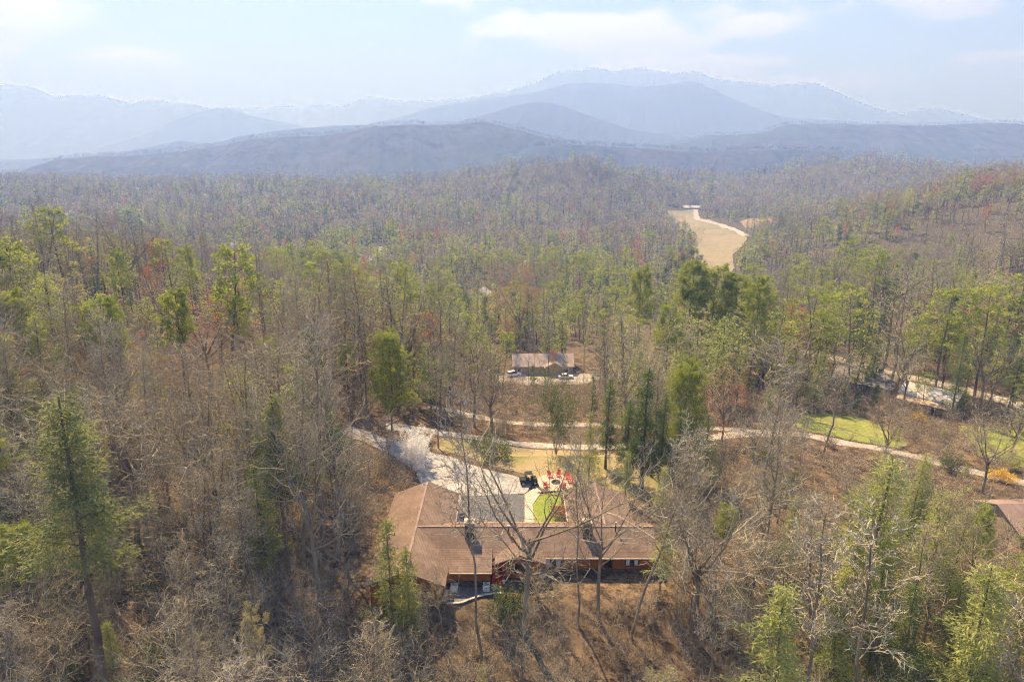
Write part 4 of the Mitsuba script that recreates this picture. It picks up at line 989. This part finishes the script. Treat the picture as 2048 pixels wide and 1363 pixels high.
hero('bare_tree', 'bare_tree', (430, 720), 96.0, 'bare tree with several strong rising limbs in the left woods', which=4, yaw=130)
hero('bare_tree', 'bare_tree', (850, 1130), 62.5, 'slim bare tree before the front corner of the left wing', which=8, wide=0.7, h=11)
hero('bare_tree', 'bare_tree', (1045, 1195), 60.5, 'small pale bare tree below the entrance gable', which=6, wide=0.9)
hero('bare_tree', 'bare_tree', (1860, 935), 88.0, 'broad bare tree with a fan shaped crown left of the roof at the right edge', which=5, yaw=33, lean=3)
hero('bare_tree', 'bare_tree', (2010, 1075), 64.0, 'pale bare tree with a bright trunk in the bottom right corner', which=4, yaw=200, lean=6, wide=0.9)
hero('bare_tree', 'bare_tree', (1400, 1010), 72.0, 'bare tree with long pale boughs right of the house', which=4, lean=6, yaw=300, wide=0.8)
hero('bare_tree', 'bare_tree', (1565, 930), 80.0, 'bare tree with a leaning pale crown above the large dark hemlock', which=5, lean=8, yaw=20, wide=0.8)
hero('bare_tree', 'bare_tree', (1830, 672), 150.0, 'broad reddish brown bare tree left of the pale tin roof', which=5, yaw=15, wide=1.15)
hero('bare_tree', 'bare_tree', (2010, 690), 148.0, 'bare tree with a dark leaning trunk at the right edge behind the tall conifer', which=4, yaw=80, lean=3)
hero('bare_tree', 'bare_tree', (1640, 612), 178.0, 'tall bare tree left of the grey roofed house on the right', which=2, yaw=50)
hero('bare_tree', 'bare_tree', (870, 690), 113.0, 'bare tree beside the driveway mouth with a straight grey trunk', which=0, yaw=30, wide=0.8)
hero('bare_tree', 'bare_tree', (945, 640), 128.0, 'large bare tree with a dense grey crown left of the tan house', which=6, yaw=90, wide=1.1)
hero('bare_tree', 'bare_tree', (905, 650), 124.0, 'tall bare tree second from the driveway mouth', which=3, yaw=10, wide=0.9)
for tx, ty, yy, ww in ((1057, 640, 197, 0.55), (1069, 655, 195, 0.5), (1098, 588, 198, 0.6), (1128, 700, 193, 0.6), (1172, 610, 200, 0.6)):
    hero('bare_tree', 'bare_tree', (tx, ty), yy, {1057: 'first thin bare tree before the left half of the tan house', 1069: 'second thin bare tree before the left half of the tan house', 1098: 'tallest bare trunk in front of the gable of the tan house', 1128: 'low bare tree in front of the white sedan', 1172: 'bare trunk just right of the white sedan'}[tx], which=7, yaw=tx, wide=ww)
hero('pine_tree', 'pine_tree', (343, 577), 118.0, 'tall pine with a thin bare trunk and dark tufted top in the left woods', which=0, wide=0.85)
hero('pine_tree', 'pine_tree', (370, 495), 185.0, 'domed yellow green pine standing above the left woods, right of a flat topped one', which=1, wide=0.75)
hero('pine_tree', 'pine_tree', (232, 503), 180.0, 'flat topped yellow green pine standing above the left woods', which=1, yaw=90, wide=0.85)
hero('pine_tree', 'pine_tree', (470, 592), 135.0, 'ragged green pine right of the tall tufted pine', which=1, yaw=60, wide=0.85)
hero('pine_tree', 'dense_pine', (762, 668), 117.0, 'big dense yellow green pine with a rounded crown left of the white blossom tree', lean=-3, wide=0.82)
hero('pine_tree', 'pine_tree', (618, 690), 126.0, 'small pine left of the big dense pine', which=1, yaw=44, wide=0.8)
hero('pine_tree', 'pine_tree', (690, 685), 127.0, 'pine close to the left side of the big dense pine', which=0, yaw=144)
hero('pine_tree', 'tall_pine', (1522, 548), 165.0, 'tallest pine right of the middle with a long green crown', wide=0.9)
hero('pine_tree', 'pine_tree', (1390, 520), 190.0, 'slender pine left of the group below the valley field', which=2)
hero('pine_tree', 'pine_tree', (1440, 535), 187.0, 'pine with a bent pale trunk below the valley field', which=1, lean=4)
hero('pine_tree', 'pine_tree', (1478, 550), 184.0, 'pine at the right end of the group below the valley field', which=0, yaw=120)
hero('pine_tree', 'pine_tree', (1340, 612), 165.0, 'round topped pine right of the middle', which=1, yaw=200)
hero('pine_tree', 'pine_tree', (1285, 538), 200.0, 'pine with a rounded top above the round topped pine', which=1, yaw=20, wide=0.8)
hero('pine_tree', 'pine_tree', (1970, 1022), 79.0, 'dark green tufted pine before the roof at the right edge', which=1, yaw=10, wide=0.9)
hero('hemlock_tree', 'broad_hemlock', (98, 800), 60.0, 'large feathery hemlock with a long bare trunk in the lower left', wide=1.3)
hero('hemlock_tree', 'narrow_hemlock', (538, 783), 74.0, 'slender green hemlock with a pointed crown and long trunk left of the house', lean=0, wide=1.15)
hero('hemlock_tree', 'hemlock_tree', (500, 850), 76.0, 'low pale hemlock against the left side of the slender green one', which=0, h=17)
hero('hemlock_tree', 'hemlock_tree', (250, 788), 101.0, 'pale hemlock in the left woods behind the large feathery one', which=1)
hero('hemlock_tree', 'yellow_hemlock', (772, 1036), 66.5, 'small yellow green hemlock before the left wing roof', wide=1.0)
hero('hemlock_tree', 'yellow_hemlock', (812, 1095), 65.5, 'lower yellow green hemlock at the front corner of the left wing', yaw=90)
hero('hemlock_tree', 'yellow_hemlock', (1182, 822), 100.0, 'light yellow green hemlock beside the small lawn', wide=0.8, yaw=30)
hero('hemlock_tree', 'twin_conifer', (1775, 1105), 62.0, 'large dark green hemlock at the lower right', yaw=20, wide=0.95)
hero('hemlock_tree', 'twin_conifer', (1835, 1165), 58.0, 'dark spreading hemlock lowest on the right', yaw=120, wide=1.1)
hero('hemlock_tree', 'yellow_hemlock', (1930, 1150), 62.0, 'light green hemlock near the bottom right corner', wide=1.1, yaw=70)
hero('hemlock_tree', 'yellow_hemlock', (1755, 955), 92.0, 'bright yellow green hemlock above the broad fan shaped bare tree', h=10, wide=1.1)
hero('hemlock_tree', 'yellow_hemlock', (1585, 1062), 78.0, 'light green hemlock in the right woods below the lane', yaw=15, h=12)
hero('hemlock_tree', 'hemlock_tree', (1582, 652), 170.0, 'green hemlock right of the tallest pine', which=2, yaw=33, wide=0.9)
hero('hemlock_tree', 'hemlock_tree', (1255, 900), 93.0, 'thin pale hemlock over the right wing roof of the brown house', which=1, yaw=70)
hero('hemlock_tree', 'hemlock_tree', (1330, 930), 88.0, 'pale hemlock at the right end of the brown house', which=0, yaw=150)
hero('spruce_tree', 'spruce_tree', (1297, 735), 97.0, 'tall narrow dark spruce behind the right wing of the house', which=0, wide=1.4)
hero('spruce_tree', 'spruce_tree', (1218, 758), 104.0, 'olive spruce left of the tall narrow dark one', which=1, wide=1.25)
hero('spruce_tree', 'spruce_tree', (1330, 790), 96.0, 'dark spruce close behind the tall narrow one', which=1, yaw=80, wide=1.2)
hero('spruce_tree', 'spruce_tree', (1258, 800), 99.0, 'dark spruce between the olive one and the tall narrow one', which=1, yaw=10, wide=1.3)
hero('spruce_tree', 'spruce_tree', (1362, 815), 96.0, 'lowest dark spruce of the group behind the right wing', which=0, yaw=210, wide=1.5)
hero('hemlock_tree', 'hemlock_tree', (1420, 830), 99.0, 'feathery hemlock at the right end of the dark spruce group', which=2, yaw=110)
hero('pine_tree', 'dense_pine', (1388, 728), 104.0, 'soft green broad pine right of the dark spruces', yaw=150, wide=0.7)
hero('spruce_tree', 'twin_conifer', (1933, 666), 146.0, 'great dark double conifer beside the pale tin roof', wide=0.95)
hero('spruce_tree', 'spruce_tree', (1752, 778), 150.0, 'short dark evergreen in front of the grey roofed house', which=1, h=7, wide=1.5)
hero('spruce_tree', 'spruce_tree', (1690, 775), 152.0, 'second short dark evergreen in front of the grey roofed house', which=0, h=8, wide=1.5)
hero('spruce_tree', 'spruce_tree', (1715, 790), 148.0, 'low dark evergreen above the shaded yard', which=0, h=6, wide=1.8)
for n_, (tx, ty, yy, hh) in enumerate(((1348, 455, 500, 24), (1362, 448, 515, 25), (1374, 462, 505, 23), (1386, 470, 495, 24), (1396, 484, 488, 22), (1404, 500, 480, 20), (1340, 470, 480, 21), (1368, 480, 470, 23), (1390, 505, 462, 19), (1352, 492, 458, 20), (1410, 520, 470, 16))):
    hero('spruce_tree', 'spruce_tree', (tx, ty), yy, 'dark conifer in the row along the left edge of the valley field', which=n_ % 2, yaw=n_ * 47.0, h=hh, lod='mid', wide=1.25, group='dark conifers along the valley field')
hero('hemlock_tree', 'hemlock_tree', (1640, 705), 152.0, 'green hemlock left of the grey roofed house on the right', which=2, yaw=10, wide=1.0)
hero('bare_tree', 'bare_tree', (1595, 740), 142.0, 'bare tree at the left end of the yellow green yard', which=4, yaw=10, wide=0.9)
hero('bare_tree', 'bare_tree', (1792, 780), 141.0, 'bare tree at the right end of the yellow green yard', which=5, yaw=60, wide=0.8)
hero('hemlock_tree', 'hemlock_tree', (1800, 850), 128.0, 'feathery hemlock at the right end of the yellow green yard beside the lane', which=0, yaw=60)
hero('bare_tree', 'bare_tree', (1690, 900), 112.0, 'bare tree below the lane in front of the yellow green yard', which=1, yaw=60, wide=0.9)
hero('bare_tree', 'bare_tree', (1610, 860), 112.0, 'twiggy bare tree below the lane left of the yellow green yard', which=2, yaw=160, wide=0.9)
hero('bare_tree', 'bare_tree', (735, 880), 98.0, 'low branched bare tree on the bank left of the left wing', which=4, yaw=20, wide=1.0)
hero('bare_tree', 'bare_tree', (690, 850), 103.0, 'bare tree on the brown bank beside the driveway', which=5, yaw=200, wide=0.9)
hero('bare_tree', 'bare_tree', (705, 960), 88.0, 'bare tree with long low boughs left of the left wing roof', which=6, yaw=120, wide=1.0)
hero('red_maple', 'red_maple', (1455, 735), 124.0, 'round reddish maple right of the soft green pine', which=1, wide=1.1)
hero('red_maple', 'red_maple', (300, 560), 165.0, 'bright orange red maple in the left woods below two domed pines', which=0, h=17)
hero('red_maple', 'red_maple', (1040, 535), 230.0, 'coral red maple in the middle distance', which=1)
hero('red_maple', 'red_maple', (1105, 690), 205.0, 'small rust coloured maple in front of the tan house', which=0, h=9)
hero('magnolia_tree', 'magnolia_tree', (1115, 772), 112.0, 'dark glossy leaved magnolia behind the fire pit', wide=1.0)
hero('blossom_tree', 'blossom_tree', (838, 850), 103.0, 'white blossoming tree beside the driveway', lean=14, wide=1.2, h=6.2)
hero('bare_tree', 'bare_tree', (772, 838), 103.0, 'small bare tree with curved stems beside the white blossom tree', which=5, h=10)
hero('bare_tree', 'bare_tree', (985, 905), 104.5, 'small bare yard tree at the edge of the driveway', which=4, h=6)
hero('bare_tree', 'bare_tree', (880, 1085), 66.0, 'small russet twiggy tree before the patio', which=8, h=9, wide=1.2)


def shrub_at(name, kind, px, py, label, h=None, which=0, wide=1.0, category='shrub', group=None, yaw=0):
    q = hit(px, py)
    return plant(name, kind, 'near', q[0], q[1], h or PROTO[(kind, 'near')][which % len(PROTO[(kind, 'near')])][1], label, category, group, which, yaw, (0, 0), wide)


shrub_at('forsythia', 'yellow_shrub', 2003, 965, 'bright yellow forsythia beside the lane at the right edge', wide=1.3)
shrub_at('forsythia', 'yellow_shrub', 1838, 842, 'yellow forsythia in the shaded yard on the right', 1.8)
shrub_at('red_shrub', 'red_shrub', 1123, 1036, 'pinkish red shrub at the house end of the small lawn', 1.5)
shrub_at('rust_shrub', 'rust_shrub', 1775, 815, 'rust red shrub at the upper edge of the yard', 3.2)
shrub_at('rust_shrub', 'rust_shrub', 885, 1182, 'russet leaved shrub against the corner of the left wing', 2.6)
shrub_at('bare_shrub', 'bare_shrub', 1075, 1200, 'dense dark twiggy bush in front of the small entrance gable', 4.0, wide=1.2)
shrub_at('bare_shrub', 'bare_shrub', 860, 1215, 'dense twiggy bush at the front corner of the left wing', 3.4, wide=1.2, yaw=50)
shrub_at('bare_shrub', 'bare_shrub', 1330, 1060, 'dark brush heap at the right end of the house roof', 3.2, wide=1.4, yaw=90)
shrub_at('bare_shrub', 'bare_shrub', 1895, 925, 'brown thicket above the lane on the right', 4.0, wide=1.6, yaw=200)
shrub_at('evergreen_shrub', 'rhododendron', 1898, 945, 'dark evergreen shrub beside the lane on the right', 3.2, wide=0.8)
shrub_at('evergreen_shrub', 'rhododendron', 1010, 1240, 'grey green shrub at the right end of the stone retaining wall', 3.2, wide=0.9)
shrub_at('green_shrub', 'green_shrub', 2025, 940, 'light green shrub above the lane at the right edge', 2.4, wide=1.5)

rgl = np.random.default_rng(77)
LOGS = (('fallen_log', (390, 1150), (470, 1235), 'fallen log with pale broken wood in the lower left woods'), ('fallen_log', (200, 1180), (285, 1300), 'fallen log leaning down the slope in the lower left corner'),
        ('fallen_log', (310, 1030), (345, 1110), 'short fallen log beside the evergreen bushes in the left woods'), ('fallen_log', (90, 1090), (150, 1230), 'long fallen trunk under the large feathery hemlock'))
for name, a, b, lb in LOGS:
    A, B = hit(*a), hit(*b)
    P = np.linspace(A, B, 7) + [0, 0, 0.25]; P[:, 2] = H(P[:, 0], P[:, 1]) + 0.2 + np.linspace(0, 0.8, 7)
    P[1:-1] += rgl.normal(size=(5, 3)) * 0.06
    single(name, tubes(P[None], np.linspace(0.24, 0.14, 7)[None], 9), 'log_bark', lb, 'log')

# ------------------------------------------------------------------ the woods
SHY = [((735, 965, 1150, 1075), 100, 0.96), ((1130, 985, 1310, 1120), 90, 0.4), ((735, 1075, 1250, 1180), 73, 0.97), ((790, 890, 1090, 985), 108, 0.85), ((1050, 930, 1160, 990), 103, 0.9), ((900, 1190, 1230, 1300), 66.5, 0.8), ((880, 860, 1130, 900), 118, 0.4),
       ((1600, 800, 1780, 890), 134, 0.97), ((1600, 870, 1740, 900), 122, 0.35), ((1890, 930, 2048, 975), 112, 0.7), ((1880, 860, 2048, 930), 118, 0.45), ((1955, 975, 2048, 1060), 97, 0.9), ((1680, 725, 1800, 770), 163, 0.97), ((1800, 745, 1915, 825), 146, 0.97),
       ((1030, 678, 1175, 752), 203, 0.84), ((1408, 468, 1462, 546), 540, 1.0), ((1396, 432, 1488, 476), 860, 0.97), ((1350, 418, 1400, 440), 1060, 0.9), ((728, 430, 760, 490), 700, 0.95), ((560, 512, 610, 545), 320, 0.8), ((945, 505, 985, 535), 370, 0.7), ((1850, 597, 1890, 612), 262, 0.6),
       # in front of the trees that the photograph shows singly
       ((315, 578, 372, 690), 116, 0.92), ((345, 494, 398, 585), 182, 0.92), ((204, 503, 260, 580), 177, 0.92), ((440, 590, 508, 670), 133, 0.85), ((720, 668, 838, 830), 115, 0.88), ((1485, 548, 1565, 730), 163, 0.88), ((1378, 518, 1500, 620), 182, 0.8),
       ((1308, 612, 1374, 690), 163, 0.85), ((30, 800, 245, 1040), 58, 0.9), ((500, 783, 595, 930), 72, 0.88), ((1885, 668, 1985, 830), 144, 0.85), ((1270, 738, 1345, 880), 95, 0.88), ((1195, 760, 1250, 850), 102, 0.85), ((1345, 730, 1435, 840), 102, 0.85),
       ((1412, 738, 1498, 790), 122, 0.8), ((278, 560, 322, 615), 163, 0.9), ((745, 1036, 850, 1180), 65, 0.95), ((1780, 675, 1880, 790), 148, 0.8), ((800, 845, 865, 915), 102, 0.95), ((1240, 1130, 1480, 1363), 64, 0.6), ((1972, 938, 2036, 990), 112, 0.97), ((1990, 985, 2048, 1050), 94, 0.8)]


def shy(x, y, h, r, u):
    """Whether a tree would stand in the way of what the photograph shows open."""
    z0 = float(H(x, y))
    q = project(np.array([[x, y, z0], [x, y, z0 + h]]))
    if q[1, 2] < 5: return False
    w = r * F_PX / q[1, 2] * 0.7
    x0, x1, y0, y1 = q[:, 0].min() - w, q[:, 0].max() + w, q[1, 1], q[0, 1]
    for (a, b, c, d), far, prob in SHY:
        if y < far and x0 < c and x1 > a and y0 < d and y1 > b and u < prob:
            return True
    return False


def kinds_at(x, y, n1, n2):
    """Shares of the kinds of tree at a place: bare, budding, maple, hemlock, spruce, pine."""
    px = 1024 + F_PX * x / max(y, 1) * 0.97
    w = np.array([0.60, 0.08, 0.02, 0.16, 0.07, 0.07])
    if y < 100: w = np.array([0.60, 0.10, 0.0, 0.22, 0.02, 0.06])
    if y < 100 and px > 1280: w = np.array([0.70, 0.10, 0.0, 0.12, 0.02, 0.05])
    elif y < 72 and px > 560: w = np.array([0.84, 0.14, 0.0, 0.015, 0.0, 0.005])
    elif y < 100: pass
    elif px < 560 and y < 260: w = np.array([0.50, 0.12, 0.03, 0.24, 0.02, 0.10])
    elif 560 <= px < 1520 and 150 < y < 700: w = np.array([0.20, 0.14, 0.04, 0.36, 0.10, 0.16])
    elif px >= 1520 and y > 150: w = np.array([0.52, 0.09, 0.03, 0.22, 0.06, 0.08])
    elif y > 700: w = np.array([0.52, 0.09, 0.02, 0.20, 0.12, 0.05])
    ever = 0.2 + 1.9 * n1 ** 1.3
    w[3:] *= ever; w[2] *= 2.2 * n2; w[0] *= 1.5 - n1
    return np.cumsum(w) / w.sum()


NAMES = ['bare_tree', 'budding_tree', 'red_maple', 'hemlock_tree', 'spruce_tree', 'pine_tree']
LOOKS = ['bare tree', 'budding olive tree', 'red budded maple', 'feathery hemlock', 'dark spruce', 'green pine']
HEIGHT = [(17, 25), (13, 20), (12, 18), (9, 20), (11, 22), (15, 25)]
LIMIT = {'bare_tree': 230, 'budding_tree': 160, 'red_maple': 100, 'hemlock_tree': 210, 'spruce_tree': 170, 'pine_tree': 150}


COLUMNS = ['by the left edge', 'in the left quarter', 'left of centre', 'just left of centre', 'just right of centre', 'right of centre', 'in the right quarter', 'by the right edge']


def region(px, Y):
    depth = 'on the near slope' if Y < 72 else 'in the near woods' if Y < 100 else 'beside the lane' if Y < 132 else 'before the tan house' if Y < 210 else 'in the middle woods' if Y < 420 else 'in the hazy far woods'
    return f'{depth} {COLUMNS[int(np.clip(px // 256, 0, 7))]}'


def scatter(y0, y1, spacing, rg):
    """Jittered points over the ground that the camera sees between two distances."""
    out = []
    y = y0
    while y < y1:
        w = 0.80 * y + 16
        n = int(2 * w / spacing)
        xs = (np.arange(n) + 0.5 + rg.uniform(-0.48, 0.48, n)) * spacing - w
        out.append(np.column_stack([xs, y + rg.uniform(-0.48, 0.48, n) * spacing]))
        y += spacing
    return np.vstack(out)


rgf = np.random.default_rng(2024)
bands = [(38, 72, 3.9), (72, 120, 4.5), (120, 220, 5.2), (220, 420, 6.6), (420, 800, 8.3), (800, 1300, 10.8), (1300, 1950, 13.5)]
spots = np.vstack([scatter(a, b, s_, rgf) for a, b, s_ in bands])
clear = shapely.contains_xy(CLEAR, spots[:, 0], spots[:, 1]) | (shapely.contains_xy(yard, spots[:, 0], spots[:, 1]) & (rgf.random(len(spots)) < 0.88)) | (shapely.contains_xy(side_yard, spots[:, 0], spots[:, 1]) & (rgf.random(len(spots)) < 0.4)) | (shapely.contains_xy(front_meadow, spots[:, 0], spots[:, 1]) & (rgf.random(len(spots)) < 0.8))
clear |= (meshkit.fbm(np.column_stack([spots / 13.0, spots[:, 0] * 0 + 2]), 2, 15) < 0.33) & (spots[:, 1] < 120)
clear |= meshkit.fbm(np.column_stack([spots / 28.0, spots[:, 0] * 0 + 4]), 3, 16) < np.where(spots[:, 1] > 130, 0.40, 0)
spots = spots[~clear]
hxy = H(spots[:, 0], spots[:, 1])
n1 = np.clip((meshkit.fbm(np.column_stack([spots / 60.0, hxy * 0]), 3, 3) - 0.5) * 2.4 + 0.5, 0, 1)
n2 = np.clip((meshkit.fbm(np.column_stack([spots / 45.0, hxy * 0 + 5]), 3, 4) - 0.5) * 2.6 + 0.5, 0, 1)
heroes = np.array(STANDING)
order = np.argsort(spots[:, 1])
count = {n_: sum(1 for k in labels if k.startswith(n_)) for n_ in NAMES}
mass = {n_: 0 for n_ in NAMES}
MASS = {'bare_tree': 'bare_forest', 'budding_tree': 'budding_forest', 'red_maple': 'maple_forest', 'hemlock_tree': 'hemlock_forest', 'spruce_tree': 'spruce_forest', 'pine_tree': 'pine_forest'}
MASS_LABEL = {'bare_tree': 'grey brown bare trees of the far woods', 'budding_tree': 'pale olive budding trees of the far woods', 'red_maple': 'reddish maples scattered through the far woods', 'hemlock_tree': 'pale green hemlocks of the far woods',
              'spruce_tree': 'dark narrow spruces of the far woods', 'pine_tree': 'yellow green pines of the far woods'}
tris = {g: sum(len(meshkit.WRITTEN[c['filename']][1]) for c in scene[g].values() if isinstance(c, dict)) for v in PROTO.values() for g, _, _ in v}
total = 0
for q in order:
    x, y = spots[q]
    u = rgf.random(6)
    k = int(np.searchsorted(kinds_at(x, y, n1[q], n2[q]), u[0]))
    name = NAMES[min(k, 5)]
    lo, hi = HEIGHT[k]
    h = (lo + (hi - lo) * u[1]) * (0.66 + 0.62 * float(n2[q]))
    form = int(u[3] * 97)
    if y < 72 and u[5] < 0.6 and k < 2:
        h, form = 7 + 7 * u[1], 4 + int(u[3] * 3)
    if y < 52: h = min(h, 8 + 3 * u[1])
    if u[2] < 0.16: h *= 0.55
    lod = 'near' if y < 125 else 'mid' if y < 430 else 'far'
    g, h0, r0 = PROTO[(name, lod)][form % len(PROTO[(name, lod)])]
    if shy(x, y, h, r0 * h / h0, u[4]): continue
    if y < 210 and np.any(np.hypot(heroes[:, 0] - x, heroes[:, 1] - y) < 2.6): continue
    total += tris[g]
    tilt = (rgf.normal() * 2.5, rgf.normal() * 2.5)
    p = (x, y, float(H(x, y)))
    wide = (0.95 + 0.4 * rgf.random()) * (1.2 if lod == 'far' else 1.0)
    sc_ = project(np.array(p) + [0, 0, h])
    inside = -40 < sc_[0] < 2088
    if inside and count[name] < LIMIT[name] and y < 900:
        count[name] += 1
        where = region(sc_[0], y)
        size = 'short' if h < 13 else 'tall' if h > 18.5 else 'middling'
        lean = 'left-leaning ' if tilt[0] < -2.6 else 'right-leaning ' if tilt[0] > 2.6 else ''
        label = f'{size} {lean}{LOOKS[k]} {where}'
        key = thing(name, label, 'tree', label)
    else:
        mass[name] += 1
        key = f'{MASS[name]}__{mass[name]:05d}'
        labels.setdefault(MASS[name], {'label': MASS_LABEL[name], 'category': 'forest', 'kind': 'stuff'})
    instance(key, g, p, h / h0, u[5] * 360, tilt, wide)

# trees along the crest and the face of the nearer ridges
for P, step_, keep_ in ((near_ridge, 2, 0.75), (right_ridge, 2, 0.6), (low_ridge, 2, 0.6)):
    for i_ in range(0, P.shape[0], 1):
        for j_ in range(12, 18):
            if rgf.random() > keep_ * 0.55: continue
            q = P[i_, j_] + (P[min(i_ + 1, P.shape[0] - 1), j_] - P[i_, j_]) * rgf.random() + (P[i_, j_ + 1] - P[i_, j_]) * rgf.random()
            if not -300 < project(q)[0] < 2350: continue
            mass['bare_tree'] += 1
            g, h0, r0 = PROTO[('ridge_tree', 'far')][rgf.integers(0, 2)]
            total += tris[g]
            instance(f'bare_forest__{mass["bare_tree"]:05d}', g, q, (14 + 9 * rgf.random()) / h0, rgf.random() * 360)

# undergrowth: bare brush everywhere near, evergreen bushes under the left and right woods
low = scatter(40, 190, 2.2, rgf)
keep = ~shapely.contains_xy(shapely.union_all([CLEAR, yard.buffer(-1.5), side_yard.buffer(-4), front_meadow]), low[:, 0], low[:, 1])
nb_ = 0
for x, y in low[keep]:
    if rgf.random() < (0.35 if y < 72 and abs(x) < 14 else 0.15): continue
    nb_ += 1
    g, h0, r0 = PROTO[('undergrowth', 'near')][rgf.integers(0, 3)]
    total += tris[g]
    instance(f'undergrowth__{nb_:05d}', g, (x, y, float(H(x, y))), 0.6 + 1.0 * rgf.random() ** 2, rgf.random() * 360)
for x, y in scatter(56, 73, 1.9, rgf):
    if abs(x) > 26 or shapely.contains_xy(CLEAR, x, y) or rgf.random() < 0.35: continue
    nb_ += 1
    g, h0, r0 = PROTO[('undergrowth', 'near')][rgf.integers(0, 3)]
    instance(f'undergrowth__{nb_:05d}', g, (x, y, float(H(x, y))), 0.35 + 0.5 * rgf.random(), rgf.random() * 360)
for x, y in scatter(84, 112, 2.0, rgf):
    if not -30 < x < -15 or shapely.contains_xy(shapely.union_all([driveway, court, lane_a]).buffer(0.8), x, y) or (x > -18.5 and y < 92): continue
    nb_ += 1
    g, h0, r0 = PROTO[('undergrowth', 'near')][rgf.integers(0, 3)]
    instance(f'undergrowth__{nb_:05d}', g, (x, y, float(H(x, y))), 0.5 + 0.5 * rgf.random(), rgf.random() * 360)
labels['undergrowth'] = {'label': 'bare brown brush covering the near woodland floor', 'category': 'undergrowth', 'kind': 'stuff'}
low = scatter(42, 120, 8.0, rgf)
keep = ~shapely.contains_xy(CLEAR.buffer(2), low[:, 0], low[:, 1])
nr_ = 0
for x, y in low[keep]:
    d_ = meshkit.noise(np.array([x / 18.0, y / 18.0, 2.0]), 9)
    if d_ < 0.52 or (abs(x) < 16 and y < 72): continue
    if rgf.random() < 0.75:
        side = region(project((x, y, float(H(x, y))))[0], y)
        if nr_ < 150:
            nr_ += 1
            plant('rhododendron', 'rhododendron', 'near', x, y, 2.0 + 1.6 * rgf.random(), f'dark evergreen rhododendron bush {side}', 'bush', f'rhododendrons {side}', int(rgf.integers(0, 2)), rgf.random() * 360)
print('things', len(labels), 'instances', sum(d.get('type') == 'instance' for d in scene.values()), 'triangles of instances', total, count, mass)

# ------------------------------------------------------------------ prototypes that nothing uses
used = {d['shapegroup']['id'] for d in scene.values() if d.get('type') == 'instance'}
for k in [k for k, d in scene.items() if d.get('type') == 'shapegroup' and k not in used]:
    del scene[k]
